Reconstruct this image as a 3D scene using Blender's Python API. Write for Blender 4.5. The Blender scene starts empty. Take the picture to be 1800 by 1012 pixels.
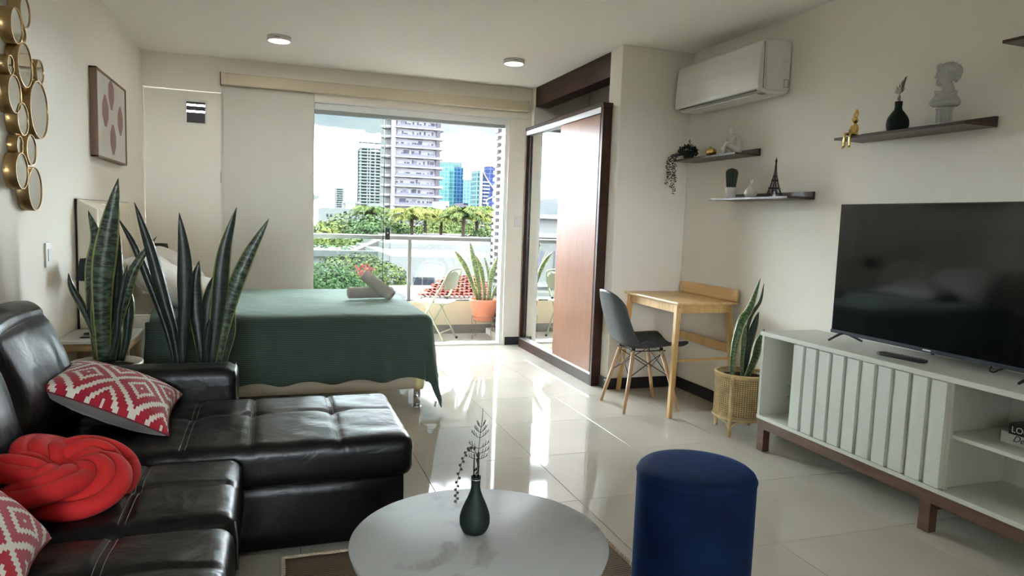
import bpy, bmesh, math, random
from mathutils import Vector, Matrix, Euler, noise
PI = math.pi
S = bpy.context.scene
COL = S.collection

# ------------------------------------------------------------------ camera
CAM = Vector((0.0, 0.0, 1.25))
YAW, PITCH, ROLL, FPX = 0.33295, 0.09601, 0.03480, 1213.5
_f = Vector((math.sin(YAW) * math.cos(PITCH), math.cos(YAW) * math.cos(PITCH), -math.sin(PITCH)))
_r = Vector((math.cos(YAW), -math.sin(YAW), 0))
_u = _r.cross(_f)
_r2 = _r * math.cos(ROLL) + _u * math.sin(ROLL)
_u2 = -_r * math.sin(ROLL) + _u * math.cos(ROLL)
cam_d = bpy.data.cameras.new('camera')
cam_d.sensor_width = 36
cam_d.lens = FPX / 1800 * 36
cam_d.clip_start = 0.05
cam_d.clip_end = 3000
cam = bpy.data.objects.new('camera', cam_d)
COL.objects.link(cam)
m3 = Matrix((_r2, _u2, -_f)).transposed()
cam.matrix_world = Matrix.Translation(CAM) @ m3.to_4x4()
S.camera = cam


def at(u, v, Y=None, X=None, Z=None):
    """world point on the plane Y= / X= / Z= seen at photograph pixel (u, v); used to read off positions"""
    d = _r2 * ((u - 900) / FPX) - _u2 * ((v - 506) / FPX) + _f
    if Y is not None:
        t = Y / d.y
    elif X is not None:
        t = X / d.x
    else:
        t = (Z - CAM.z) / d.z
    return CAM + d * t


# ------------------------------------------------------------------ view, world, sun
S.view_settings.view_transform = 'Standard'
S.view_settings.look = 'None'
S.view_settings.exposure = 3.25
S.view_settings.gamma = 1.0
S.view_settings.use_curve_mapping = False
S.cycles.max_bounces = 8
S.cycles.diffuse_bounces = 5
S.cycles.glossy_bounces = 4
S.cycles.transmission_bounces = 6
S.cycles.transparent_max_bounces = 12
S.cycles.caustics_reflective = False
S.cycles.caustics_refractive = False
S.cycles.sample_clamp_indirect = 0.0
S.cycles.use_denoising = True

SKY_STRENGTH = 9.0
world = bpy.data.worlds.new('sky')
S.world = world
world.use_nodes = True
nt = world.node_tree
nt.nodes.clear()
wo = nt.nodes.new('ShaderNodeOutputWorld')
bg = nt.nodes.new('ShaderNodeBackground')
tc = nt.nodes.new('ShaderNodeTexCoord')
mp = nt.nodes.new('ShaderNodeMapping')
mp.inputs['Scale'].default_value = (1, 1, 2.6)
mp.inputs['Location'].default_value = (0.35, 0.2, 0.12)
nz = nt.nodes.new('ShaderNodeTexNoise')
nz.inputs['Scale'].default_value = 3.2
nz.inputs['Detail'].default_value = 5
nz.inputs['Roughness'].default_value = 0.5
cr = nt.nodes.new('ShaderNodeValToRGB')
cr.color_ramp.elements[0].position = 0.40
cr.color_ramp.elements[0].color = (0.0075, 0.0097, 0.0113, 1)
e = cr.color_ramp.elements.new(0.47)
e.color = (0.0112, 0.0125, 0.0132, 1)
cr.color_ramp.elements[-1].position = 0.55
cr.color_ramp.elements[-1].color = (0.86, 0.93, 1.0, 1)
nt.links.new(tc.outputs['Generated'], mp.inputs[0])
nt.links.new(mp.outputs[0], nz.inputs['Vector'])
nt.links.new(nz.outputs['Fac'], cr.inputs[0])
nt.links.new(cr.outputs[0], bg.inputs['Color'])
bg.inputs['Strength'].default_value = SKY_STRENGTH
nt.links.new(bg.outputs[0], wo.inputs[0])

sd = bpy.data.lights.new('sun', 'SUN')
sd.energy = 7.0
sd.angle = math.radians(1.2)
sd.color = (1.0, 0.96, 0.88)
sun = bpy.data.objects.new('sun', sd)
COL.objects.link(sun)
sun.rotation_euler = (Vector((-0.22, -0.42, -0.87)).normalized()).to_track_quat('-Z', 'Y').to_euler()

# ------------------------------------------------------------------ materials
_M = {}


def srgb(r, g, b):
    f = lambda c: ((c / 255 + 0.055) / 1.055) ** 2.4 if c / 255 > 0.04045 else c / 255 / 12.92
    return (f(r), f(g), f(b), 1)


class NT:
    def __init__(s, name):
        s.m = bpy.data.materials.new(name)
        s.m.use_nodes = True
        s.t = s.m.node_tree
        s.p = s.t.nodes['Principled BSDF']

    def n(s, kind, **kw):
        x = s.t.nodes.new('ShaderNode' + kind)
        for k, v in kw.items():
            if hasattr(x, k):
                setattr(x, k, v)
            else:
                x.inputs[k.replace('_', ' ')].default_value = v
        return x

    def l(s, a, b):
        s.t.links.new(a, b)


def coords(q, scale=(1, 1, 1), which='Object', rot=(0, 0, 0)):
    t = q.n('TexCoord')
    m = q.n('Mapping')
    m.inputs['Scale'].default_value = scale
    m.inputs['Rotation'].default_value = rot
    q.l(t.outputs[which], m.inputs[0])
    return m.outputs[0]


def ramp(q, src, stops):
    c = q.n('ValToRGB')
    e = c.color_ramp.elements
    e[0].position, e[0].color = stops[0]
    e[1].position, e[1].color = stops[-1]
    for p, col in stops[1:-1]:
        x = e.new(p)
        x.color = col
    q.l(src, c.inputs[0])
    return c.outputs[0]


def mat(name, col, rough=0.5, metal=0.0, bump=0.0, bscale=80, bdist=0.002, coat=0.0, var=0.0, vscale=6, stretch=(1, 1, 1), sheen=0.0, ior=1.5, spec=None, rvar=0.0):
    """plain surface with optional fine noise relief and colour variation"""
    if name in _M:
        return _M[name]
    q = NT(name)
    p = q.p
    p.inputs['Base Color'].default_value = col
    p.inputs['Roughness'].default_value = rough
    p.inputs['Metallic'].default_value = metal
    p.inputs['IOR'].default_value = ior
    p.inputs['Coat Weight'].default_value = coat
    p.inputs['Coat Roughness'].default_value = 0.08
    p.inputs['Sheen Weight'].default_value = sheen
    if spec is not None:
        p.inputs['Specular IOR Level'].default_value = spec
    v = coords(q, stretch)
    if var:
        n = q.n('TexNoise', Scale=vscale, Detail=4)
        q.l(v, n.inputs['Vector'])
        a = tuple(max(0, c * (1 - var)) for c in col[:3]) + (1,)
        b = tuple(min(1, c * (1 + var)) for c in col[:3]) + (1,)
        q.l(ramp(q, n.outputs['Fac'], [(0.3, a), (0.7, b)]), p.inputs['Base Color'])
        if rvar:
            r = ramp(q, n.outputs['Fac'], [(0.3, (rough - rvar,) * 3 + (1,)), (0.7, (rough + rvar,) * 3 + (1,))])
            q.l(r, p.inputs['Roughness'])
    if bump:
        n = q.n('TexNoise', Scale=bscale, Detail=3)
        q.l(v, n.inputs['Vector'])
        b = q.n('Bump', Strength=bump, Distance=bdist)
        q.l(n.outputs['Fac'], b.inputs['Height'])
        q.l(b.outputs[0], p.inputs['Normal'])
    _M[name] = q.m
    return q.m


def wood(name, c1, c2, rough=0.4, scale=3.0, axis='Y', coat=0.0, fine=60, spec=None):
    if name in _M:
        return _M[name]
    q = NT(name)
    st = {'X': (0.12, 1, 1), 'Y': (1, 0.12, 1), 'Z': (1, 1, 0.12)}[axis]
    v = coords(q, st)
    n = q.n('TexNoise', Scale=scale * 4, Detail=6, Distortion=1.2)
    q.l(v, n.inputs['Vector'])
    n2 = q.n('TexNoise', Scale=fine, Detail=3)
    q.l(v, n2.inputs['Vector'])
    mx = q.n('Math', operation='MULTIPLY_ADD')
    q.l(n2.outputs['Fac'], mx.inputs[0])
    mx.inputs[1].default_value = 0.45
    ad = q.n('Math', operation='MULTIPLY')
    q.l(n.outputs['Fac'], ad.inputs[0])
    ad.inputs[1].default_value = 0.6
    q.l(ad.outputs[0], mx.inputs[2])
    q.l(ramp(q, mx.outputs[0], [(0.36, c1), (0.68, c2)]), q.p.inputs['Base Color'])
    q.p.inputs['Roughness'].default_value = rough
    q.p.inputs['Coat Weight'].default_value = coat
    if spec is not None:
        q.p.inputs['Specular IOR Level'].default_value = spec
    b = q.n('Bump', Strength=0.12, Distance=0.001)
    q.l(mx.outputs[0], b.inputs['Height'])
    q.l(b.outputs[0], q.p.inputs['Normal'])
    _M[name] = q.m
    return q.m


def emis(name, col, st):
    if name in _M:
        return _M[name]
    q = NT(name)
    q.p.inputs['Base Color'].default_value = (0.8, 0.8, 0.8, 1)
    q.p.inputs['Emission Color'].default_value = col
    q.p.inputs['Emission Strength'].default_value = st
    _M[name] = q.m
    return q.m


def glass(name, tint=(0.93, 0.98, 0.95, 1), refl=0.06):
    """thin clear pane: see-through with a view-independent mix, real fresnel reflection"""
    if name in _M:
        return _M[name]
    q = NT(name)
    q.t.nodes.remove(q.p)
    out = [n for n in q.t.nodes if n.type == 'OUTPUT_MATERIAL'][0]
    tr = q.n('BsdfTransparent')
    tr.inputs['Color'].default_value = tint
    gl = q.n('BsdfGlossy')
    gl.inputs['Roughness'].default_value = 0.01
    fr = q.n('Fresnel')
    fr.inputs['IOR'].default_value = 1.5
    mx = q.n('MixShader')
    q.l(fr.outputs[0], mx.inputs[0])
    q.l(tr.outputs[0], mx.inputs[1])
    q.l(gl.outputs[0], mx.inputs[2])
    q.l(mx.outputs[0], out.inputs['Surface'])
    _M[name] = q.m
    return q.m


def facade(name, wall, glassc, sx, sz, fx=0.7, fz=0.6, rough=0.3, tone=0.25):
    """far curtain walling whose panes are under a pixel wide: brick texture as mullions"""
    if name in _M:
        return _M[name]
    q = NT(name)
    t = q.n('TexCoord')
    s = q.n('SeparateXYZ')
    q.l(t.outputs['Object'], s.inputs[0])
    c = q.n('CombineXYZ')
    a = q.n('Math', operation='ADD')
    q.l(s.outputs['X'], a.inputs[0])
    q.l(s.outputs['Y'], a.inputs[1])
    q.l(a.outputs[0], c.inputs['X'])
    q.l(s.outputs['Z'], c.inputs['Y'])
    b = q.n('TexBrick')
    b.offset = 0.0
    b.inputs['Color1'].default_value = glassc
    b.inputs['Color2'].default_value = tuple(x * (1 - tone) for x in glassc[:3]) + (1,)
    b.inputs['Mortar'].default_value = wall
    b.inputs['Scale'].default_value = 1.0
    b.inputs['Brick Width'].default_value = sx
    b.inputs['Row Height'].default_value = sz
    b.inputs['Mortar Size'].default_value = min(sx, sz) * (1 - fz) * 0.5
    b.inputs['Mortar Smooth'].default_value = 0.0
    q.l(c.outputs[0], b.inputs['Vector'])
    q.l(b.outputs['Color'], q.p.inputs['Base Color'])
    q.p.inputs['Roughness'].default_value = rough
    _M[name] = q.m
    return q.m


# ------------------------------------------------------------------ mesh building
class MB:
    """collects shapes, becomes ONE mesh object"""

    def __init__(s):
        s.v, s.f, s.sm, s.mi, s.uv = [], [], [], [], {}

    def add(s, verts, faces, smooth=False, mi=0, uv=None):
        o = len(s.v)
        s.v += [Vector(v) for v in verts]
        s.f += [tuple(i + o for i in f) for f in faces]
        s.sm += [smooth] * len(faces)
        s.mi += [mi] * len(faces)
        if uv:
            for i, w in enumerate(uv):
                s.uv[o + i] = w
        return s

    def box(s, x0, x1, y0, y1, z0, z1, mi=0, M=None):
        v = [Vector((x, y, z)) for x in (x0, x1) for y in (y0, y1) for z in (z0, z1)]
        if M is not None:
            v = [M @ p for p in v]
        return s.add(v, [(0, 1, 3, 2), (4, 6, 7, 5), (0, 4, 5, 1), (2, 3, 7, 6), (0, 2, 6, 4), (1, 5, 7, 3)], False, mi)

    def bar(s, a, b, w, h=None, up=(0, 0, 1), mi=0, w2=None, h2=None):
        """square bar from a to b"""
        a, b = Vector(a), Vector(b)
        h = h or w
        w2 = w2 or w
        h2 = h2 or h
        d = (b - a).normalized()
        up = Vector(up)
        if abs(d.dot(up)) > 0.98:
            up = Vector((0, 1, 0))
        sx = d.cross(up).normalized()
        sy = sx.cross(d)
        v = []
        for p, ww, hh in ((a, w, h), (b, w2, h2)):
            for i, j in ((-1, -1), (1, -1), (1, 1), (-1, 1)):
                v.append(p + sx * i * ww / 2 + sy * j * hh / 2)
        return s.add(v, [(0, 1, 2, 3), (7, 6, 5, 4), (0, 4, 5, 1), (1, 5, 6, 2), (2, 6, 7, 3), (3, 7, 4, 0)], False, mi)

    def tube(s, pts, r, n=8, smooth=True, closed=False, mi=0, caps=True):
        pts = [Vector(p) for p in pts]
        k = len(pts)
        rr = r if isinstance(r, (list, tuple)) else [r] * k
        T = []
        for i in range(k):
            if closed:
                t = pts[(i + 1) % k] - pts[i - 1]
            else:
                t = pts[min(i + 1, k - 1)] - pts[max(i - 1, 0)]
            T.append(t.normalized())
        ref = Vector((0, 0, 1)) if abs(T[0].z) < 0.9 else Vector((1, 0, 0))
        nx = (ref - T[0] * ref.dot(T[0])).normalized()
        v = []
        for i in range(k):
            nx = (nx - T[i] * nx.dot(T[i]))
            if nx.length < 1e-6:
                nx = T[i].orthogonal()
            nx.normalize()
            ny = T[i].cross(nx)
            for j in range(n):
                a = 2 * PI * j / n
                v.append(pts[i] + (nx * math.cos(a) + ny * math.sin(a)) * rr[i])
        f = []
        for i in range(k if closed else k - 1):
            for j in range(n):
                a0 = i * n + j
                a1 = i * n + (j + 1) % n
                b0 = ((i + 1) % k) * n + j
                b1 = ((i + 1) % k) * n + (j + 1) % n
                f.append((a0, a1, b1, b0))
        if caps and not closed:
            f.append(tuple(range(n))[::-1])
            f.append(tuple((k - 1) * n + j for j in range(n)))
        return s.add(v, f, smooth, mi)

    def lathe(s, prof, c=(0, 0, 0), n=32, smooth=True, mi=0, M=None, capb=True, capt=True, sx=1, sy=1):
        """prof: [(radius, z), ...] from bottom to top"""
        c = Vector(c)
        v = []
        for r, z in prof:
            for j in range(n):
                a = 2 * PI * j / n
                p = Vector((r * math.cos(a) * sx, r * math.sin(a) * sy, z))
                if M is not None:
                    p = M @ p
                v.append(p + c)
        f = []
        for i in range(len(prof) - 1):
            for j in range(n):
                f.append((i * n + j, i * n + (j + 1) % n, (i + 1) * n + (j + 1) % n, (i + 1) * n + j))
        if capb and prof[0][0] > 1e-6:
            f.append(tuple(range(n))[::-1])
        if capt and prof[-1][0] > 1e-6:
            f.append(tuple((len(prof) - 1) * n + j for j in range(n)))
        return s.add(v, f, smooth, mi)

    def cyl(s, c, r, z0, z1, n=24, mi=0, smooth=True):
        return s.lathe([(r, z0), (r, z1)], c, n, smooth, mi)

    def ell(s, c, rx, ry, rz, n=16, m=10, mi=0, M=None):
        prof = [(math.sin(PI * i / m) , -math.cos(PI * i / m)) for i in range(m + 1)]
        prof[0] = (1e-4, -1)
        prof[-1] = (1e-4, 1)
        L = Matrix.Diagonal((rx, ry, rz))
        if M is not None:
            L = M @ L
        return s.lathe(prof, c, n, True, mi, L)

    def grid(s, fn, nu, nv, smooth=True, mi=0, uvs=True, closeu=False):
        v, uv = [], []
        for i in range(nu + 1):
            for j in range(nv + 1):
                a, b = i / nu, j / nv
                v.append(fn(a, b))
                uv.append((a, b))
        f = [(i * (nv + 1) + j, (i + 1) * (nv + 1) + j, (i + 1) * (nv + 1) + j + 1, i * (nv + 1) + j + 1) for i in range(nu) for j in range(nv)]
        return s.add(v, f, smooth, mi, uv if uvs else None)

    def rbox(s, c, dims, r, n=10, fn=None, mi=0):
        """rounded box of subdivided faces, fn deforms each point (local, centred)"""
        hx, hy, hz = (d / 2 for d in dims)
        nn = n if isinstance(n, (list, tuple)) else (n, n, n)
        c = Vector(c)
        idx, v, f = {}, [], []

        def P(i, j, k):
            key = (i, j, k)
            if key in idx:
                return idx[key]
            p = Vector(((i / nn[0] * 2 - 1) * hx, (j / nn[1] * 2 - 1) * hy, (k / nn[2] * 2 - 1) * hz))
            q = Vector((max(-hx + r, min(hx - r, p.x)), max(-hy + r, min(hy - r, p.y)), max(-hz + r, min(hz - r, p.z))))
            d = p - q
            if d.length > 1e-9:
                p = q + d.normalized() * r
            if fn:
                p = fn(p)
            idx[key] = len(v)
            v.append(p + c)
            return idx[key]

        def face(a, b, c_, d):
            f.append((a, b, c_, d))
        for i in range(nn[0]):
            for j in range(nn[1]):
                face(P(i, j, nn[2]), P(i + 1, j, nn[2]), P(i + 1, j + 1, nn[2]), P(i, j + 1, nn[2]))
                face(P(i, j, 0), P(i, j + 1, 0), P(i + 1, j + 1, 0), P(i + 1, j, 0))
        for i in range(nn[0]):
            for k in range(nn[2]):
                face(P(i, 0, k), P(i + 1, 0, k), P(i + 1, 0, k + 1), P(i, 0, k + 1))
                face(P(i, nn[1], k), P(i, nn[1], k + 1), P(i + 1, nn[1], k + 1), P(i + 1, nn[1], k))
        for j in range(nn[1]):
            for k in range(nn[2]):
                face(P(0, j, k), P(0, j, k + 1), P(0, j + 1, k + 1), P(0, j + 1, k))
                face(P(nn[0], j, k), P(nn[0], j + 1, k), P(nn[0], j + 1, k + 1), P(nn[0], j, k + 1))
        return s.add(v, f, True, mi)

    def prism(s, pts, z0, z1, mi=0, M=None, smooth=False):
        """extrude a 2-D outline"""
        n = len(pts)
        v = [Vector((x, y, z0)) for x, y in pts] + [Vector((x, y, z1)) for x, y in pts]
        if M is not None:
            v = [M @ p for p in v]
        f = [tuple(range(n))[::-1], tuple(range(n, 2 * n))] + [(i, (i + 1) % n, n + (i + 1) % n, n + i) for i in range(n)]
        return s.add(v, f, smooth, mi)

    def xf(s, M):
        s.v = [M @ p for p in s.v]
        return s

    def mesh(s, name, mats):
        me = bpy.data.meshes.new(name)
        me.from_pydata([tuple(p) for p in s.v], [], s.f)
        for m in mats:
            me.materials.append(m)
        me.polygons.foreach_set('use_smooth', s.sm)
        if len(mats) > 1:
            me.polygons.foreach_set('material_index', s.mi)
        if s.uv:
            a = me.attributes.new('puv', 'FLOAT_VECTOR', 'POINT')
            for i, w in s.uv.items():
                a.data[i].vector = (w[0], w[1], w[2] if len(w) > 2 else 0)
        me.update()
        return me


def obj(name, mb, m, parent=None, bevel=0, seg=2, sub=0, solid=0, world=False, label=None, remesh=0, smoothit=0, kind=None, weld=False):
    """links mb as ONE mesh object. world=True: vertices are in world coordinates"""
    mats = m if isinstance(m, (list, tuple)) else [m]
    if world and parent is not None:
        root = parent
        while root.parent:
            root = root.parent
        mb.xf(root_mat(root).inverted())
    me = mb.mesh(name, mats) if isinstance(mb, MB) else mb
    o = bpy.data.objects.new(name, me)
    COL.objects.link(o)
    if parent is not None:
        o.parent = parent
    if weld:
        o.modifiers.new('weld', 'WELD').merge_threshold = 0.0004
    if remesh:
        r = o.modifiers.new('remesh', 'REMESH')
        r.mode = 'VOXEL'
        r.voxel_size = remesh
        r.use_smooth_shade = True
    if smoothit:
        r = o.modifiers.new('smooth', 'SMOOTH')
        r.iterations = smoothit
        r.factor = 0.5
    if solid:
        r = o.modifiers.new('solid', 'SOLIDIFY')
        r.thickness = abs(solid)
        r.offset = -1 if solid > 0 else 0
    if bevel:
        b = o.modifiers.new('bevel', 'BEVEL')
        b.width = bevel
        b.segments = seg
        b.limit_method = 'ANGLE'
        b.angle_limit = math.radians(40)
        b.harden_normals = False
    if sub:
        b = o.modifiers.new('sub', 'SUBSURF')
        b.levels = b.render_levels = sub
    if label:
        o['label'] = label
    if kind:
        o['kind'] = kind
    return o


def root_mat(o):
    return Matrix.Translation(o.location) @ o.rotation_euler.to_matrix().to_4x4() @ Matrix.Diagonal(o.scale).to_4x4()


def thing(name, label, cat, loc=(0, 0, 0), rotz=0, group=None):
    o = bpy.data.objects.new(name, None)
    o.empty_display_size = 0.1
    COL.objects.link(o)
    o.location = loc
    o.rotation_euler = (0, 0, rotz)
    return tag(o, label, cat, group)


def tag(o, label, cat, group=None, kind=None):
    o['label'] = label
    o['category'] = cat
    if group:
        o['group'] = group
    if kind:
        o['kind'] = kind
    return o


def struct(name, mb, m, parent=None, label=None, **kw):
    o = obj(name, mb, m, parent, **kw)
    o['kind'] = 'structure'
    if label:
        o['label'] = label
    return o


def solo(name, mb, m, label, cat, base, group=None, **kw):
    """a thing that is one mesh; mb in world coordinates, origin moved to base"""
    mb.xf(Matrix.Translation(-Vector(base)))
    o = obj(name, mb, m, **kw)
    o.location = base
    return tag(o, label, cat, group)


def dup(o, parent=None):
    c = o.copy()
    COL.objects.link(c)
    if parent is not None:
        c.parent = parent
    for ch in list(o.children):
        dup(ch, c)
    return c


def bez(p, n=16):
    """smooth curve through the points (Catmull-Rom)"""
    p = [Vector(q) for q in p]
    p = [p[0] * 2 - p[1]] + p + [p[-1] * 2 - p[-2]]
    out = []
    segs = len(p) - 3
    for i in range(n + 1):
        t = i / n * segs
        k = min(int(t), segs - 1)
        t -= k
        a, b, c, d = p[k:k + 4]
        out.append(0.5 * ((2 * b) + (c - a) * t + (2 * a - 5 * b + 4 * c - d) * t * t + (3 * b - a - 3 * c + d) * t ** 3))
    return out


def text(name, body, size, m, parent, M, extr=0.0004, shear=0):
    c = bpy.data.curves.new(name, 'FONT')
    c.body = body
    c.size = size
    c.extrude = extr
    c.shear = shear
    c.align_x = 'LEFT'
    c.materials.append(m)
    tmp = bpy.data.objects.new('text_source', c)
    COL.objects.link(tmp)
    dg = bpy.context.evaluated_depsgraph_get()
    me = bpy.data.meshes.new_from_object(tmp.evaluated_get(dg))
    bpy.data.objects.remove(tmp)
    o = bpy.data.objects.new(name, me)
    COL.objects.link(o)
    o.parent = parent
    o.matrix_local = M
    return o


random.seed(7)
# ------------------------------------------------------------------ shared materials
WALLC = (0.84, 0.80, 0.715, 1)
m_wall = mat('wall_paint', WALLC, 0.85, bump=0.05, bscale=120, bdist=0.001, var=0.02, vscale=1.5)
m_ceil = mat('ceiling_paint', (0.88, 0.86, 0.80, 1), 0.9)
m_white = mat('white_paint', (0.74, 0.73, 0.69, 1), 0.45)
m_alu_w = mat('white_aluminium', (0.74, 0.75, 0.74, 1), 0.35)
m_base = mat('dark_skirting', (0.018, 0.019, 0.024, 1), 0.35)
m_chrome = mat('chrome', (0.75, 0.76, 0.78, 1), 0.12, metal=1)
m_steel = mat('brushed_steel', (0.62, 0.63, 0.64, 1), 0.32, metal=1)
m_black = mat('black_plastic', (0.012, 0.012, 0.014, 1), 0.4)
m_blackm = mat('black_metal', (0.015, 0.015, 0.016, 1), 0.35, metal=0.4)
m_wenge = wood('dark_brown_wood', (0.032, 0.014, 0.010, 1), (0.060, 0.028, 0.020, 1), 0.45, axis='Y', spec=.2)
m_gold = mat('antique_gold', (0.40, 0.27, 0.12, 1), 0.36, metal=0.9, var=0.15)
m_mirror = mat('mirror_silver', (0.86, 0.88, 0.86, 1), 0.015, metal=1)
m_soil = mat('potting_soil', (0.018, 0.012, 0.008, 1), 0.95, bump=1.0, bscale=150, bdist=0.01)
# ================================================================== THE ROOM
XL, XR, YF, YB, ZC = -1.046, 3.0, 6.575, -2.8, 2.56
XN = 2.40          # face of the wall stub and wardrobe niche
q = NT('floor_tile')
v = coords(q)
n = q.n('TexNoise', Scale=1.6, Detail=6)
q.l(v, n.inputs['Vector'])
q.l(ramp(q, n.outputs['Fac'], [(0.35, (0.53, 0.50, 0.43, 1)), (0.65, (0.59, 0.56, 0.485, 1))]), q.p.inputs['Base Color'])
q.p.inputs['Roughness'].default_value = 0.04
q.p.inputs['IOR'].default_value = 1.32
m_tile = q.m
m_grout = mat('grout', (0.16, 0.145, 0.12, 1), 0.9)

floor = struct('floor', MB().box(XL - .1, XR + .1, YB - .1, YF + 0.15, -0.2, -0.0025), m_grout)
TX0, TY0, TW, TH = 1.31, 2.163, 0.608, 0.5945
tile_cache = {}


def tile_mesh(w, h):
    k = (round(w, 3), round(h, 3))
    if k not in tile_cache:
        b = 0.0008
        m = MB()
        z0, z1 = -0.008, 0.0
        x, y = w / 2, h / 2
        v = [(-x, -y, z0), (x, -y, z0), (x, y, z0), (-x, y, z0), (-x, -y, z1 - b), (x, -y, z1 - b), (x, y, z1 - b), (-x, y, z1 - b),
             (-x + b, -y + b, z1), (x - b, -y + b, z1), (x - b, y - b, z1), (-x + b, y - b, z1)]
        f = [(8, 9, 10, 11)]
        for a in (0, 4):
            for i in range(4):
                j = (i + 1) % 4
                f.append((a + i, a + j, a + 4 + j, a + 4 + i))
        m.add(v, f)
        tile_cache[k] = m.mesh('tile', [m_tile])
    return tile_cache[k]


G = 0.0026
for i in range(-5, 4):
    for j in range(-9, 8):
        x0, x1 = TX0 + i * TW + G / 2, TX0 + (i + 1) * TW - G / 2
        y0, y1 = TY0 + j * TH + G / 2, TY0 + (j + 1) * TH - G / 2
        x0, x1, y0, y1 = max(x0, XL), min(x1, XR), max(y0, YB), min(y1, YF + .02)
        if x1 - x0 < 0.03 or y1 - y0 < 0.03:
            continue
        o = bpy.data.objects.new('tile', tile_mesh(x1 - x0, y1 - y0))
        COL.objects.link(o)
        o.location = ((x0 + x1) / 2, (y0 + y1) / 2, 0)
        o.parent = floor

struct('ceiling', MB().box(XL - .1, XR + .1, YB - .1, YF + 0.15, ZC, ZC + 0.2), m_ceil)
struct('wall_left', MB().box(XL - .15, XL, YB, YF, 0, ZC), m_wall)
struct('wall_right', MB().box(XR, XR + .15, YB, YF + .15, 0, ZC), m_wall)
bwx0, bwx1, bwz0, bwz1 = -.98, .20, 1.0, 2.2  # unseen opening and window added in the back wall for fill light
struct('wall_back', MB().box(XL - .15, bwx0, YB - .15, YB, 0, ZC).box(bwx1, XR + .15, YB - .15, YB, 0, ZC).box(bwx0, bwx1, YB - .15, YB, 0, bwz0).box(bwx0, bwx1, YB - .15, YB, bwz1, ZC), m_wall)
w2 = bpy.data.objects.new('added_fill_window', None)
COL.objects.link(w2)
w2['kind'] = 'structure'
fr2 = MB()
for a in ((bwx0, bwx1, bwz0, bwz0 + .05), (bwx0, bwx1, bwz1 - .05, bwz1), (bwx0, bwx0 + .05, bwz0, bwz1), (bwx1 - .05, bwx1, bwz0, bwz1)):
    fr2.box(a[0], a[1], YB - .10, YB - .04, a[2], a[3])
struct('window_frame', fr2, m_alu_w, w2)
struct('pane', MB().box(bwx0 + .05, bwx1 - .05, YB - .075, YB - .069, bwz0 + .05, bwz1 - .05), glass('clear_pane_b', (0.97, 0.985, 0.98, 1)), w2)
DX0, DX1, DZ = 0.338, 2.19, 2.255
far = MB()
Y2 = YF + .15
far.box(XL - .15, XL + .005, YF, Y2, 0, ZC)
far.box(XL + .005, -0.437, YF, Y2, 2.270, ZC)
far.box(-0.437, DX0, YF, Y2, 0, ZC)
far.box(DX0, DX1, YF, Y2, DZ, ZC)
far.box(DX1, XR, YF, Y2, 0, ZC)
struct('wall_far', far, m_wall)
struct('wall_stub', MB().box(XN, XR, 4.65, 4.84, 0, ZC), m_wall, bevel=.004)
struct('wall_niche', MB().box(XN + .01, XR, 6.475, YF, 0, ZC), m_wall)
# closed service door, slightly proud gap lets daylight through along its head and hinge side
door1 = thing('door_1', None, None)
del door1['label'], door1['category']
door1['kind'] = 'structure'
dl = MB()
vx0, vx1, vz0, vz1 = -0.712, -0.566, 1.995, 2.172
for a in ((-1.036, vx0, .01, 2.262), (vx1, -.4395, .01, 2.262), (vx0, vx1, .01, vz0), (vx0, vx1, vz1, 2.262)):
    dl.box(a[0], a[1], YF + .012, YF + .05, a[2], a[3])
struct('door_leaf', dl, m_wall, door1)
struct('hinge', MB().cyl((-.441, YF + .005, 0), .006, 1.50, 1.59, 10), m_steel, door1)
vent = thing('vent_grille', 'small white louvred vent grille high in the white side door', 'vent', (-.639, YF + .012, 1.985))
vg = MB()
fw = .014
vg.box(vx0 - fw, vx1 + fw, YF + .004, YF + .012, vz0 - fw, vz0)
vg.box(vx0 - fw, vx1 + fw, YF + .004, YF + .012, vz1, vz1 + fw)
vg.box(vx0 - fw, vx0, YF + .004, YF + .012, vz0, vz1)
vg.box(vx1, vx1 + fw, YF + .004, YF + .012, vz0, vz1)
obj('frame', vg, m_white, vent, world=True, bevel=.001)
for k in range(10):
    z = vz0 + (k + .5) * (vz1 - vz0) / 10
    tilt = 1.15 if k not in (5, 8) else 0.35
    M = Matrix.Translation((0, YF + .02, z)) @ Matrix.Rotation(tilt, 4, 'X')
    obj('slat', MB().box(vx0, vx1, -.0115, .0115, -.0008, .0008, M=M), mat('dull_grey_slat', (.10, .10, .10, 1), .8, spec=.1), vent, world=True)

# skirting
bz = .085
bb = MB()
bb.box(XN - .012, XR, 4.638, 4.65, 0, bz)
struct('baseboard_stub', bb, m_base, bevel=.002)
struct('baseboard_stub_side', MB().box(XN - .012, XN, 4.65, 4.765, 0, bz), mat('skirting_end', (0.10, 0.105, 0.115, 1), .4))
struct('baseboard_right', MB().box(XR - .012, XR, YB, 4.638, 0, bz), m_base, bevel=.002)
struct('baseboard_far', MB().box(2.212, XN, YF - .012, YF, 0, bz * .95), m_base)
struct('baseboard_left', MB().box(XL, XL + .012, YB, YF, 0, bz), m_base)

# niche soffit board over the wardrobe
struct('trim_1', MB().box(XN + .02, XN + .04, 4.84, 6.475, 2.385, ZC).box(XN + .02, XN + .16, 4.84, 6.475, 2.372, 2.388), m_wenge, bevel=.002)

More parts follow.
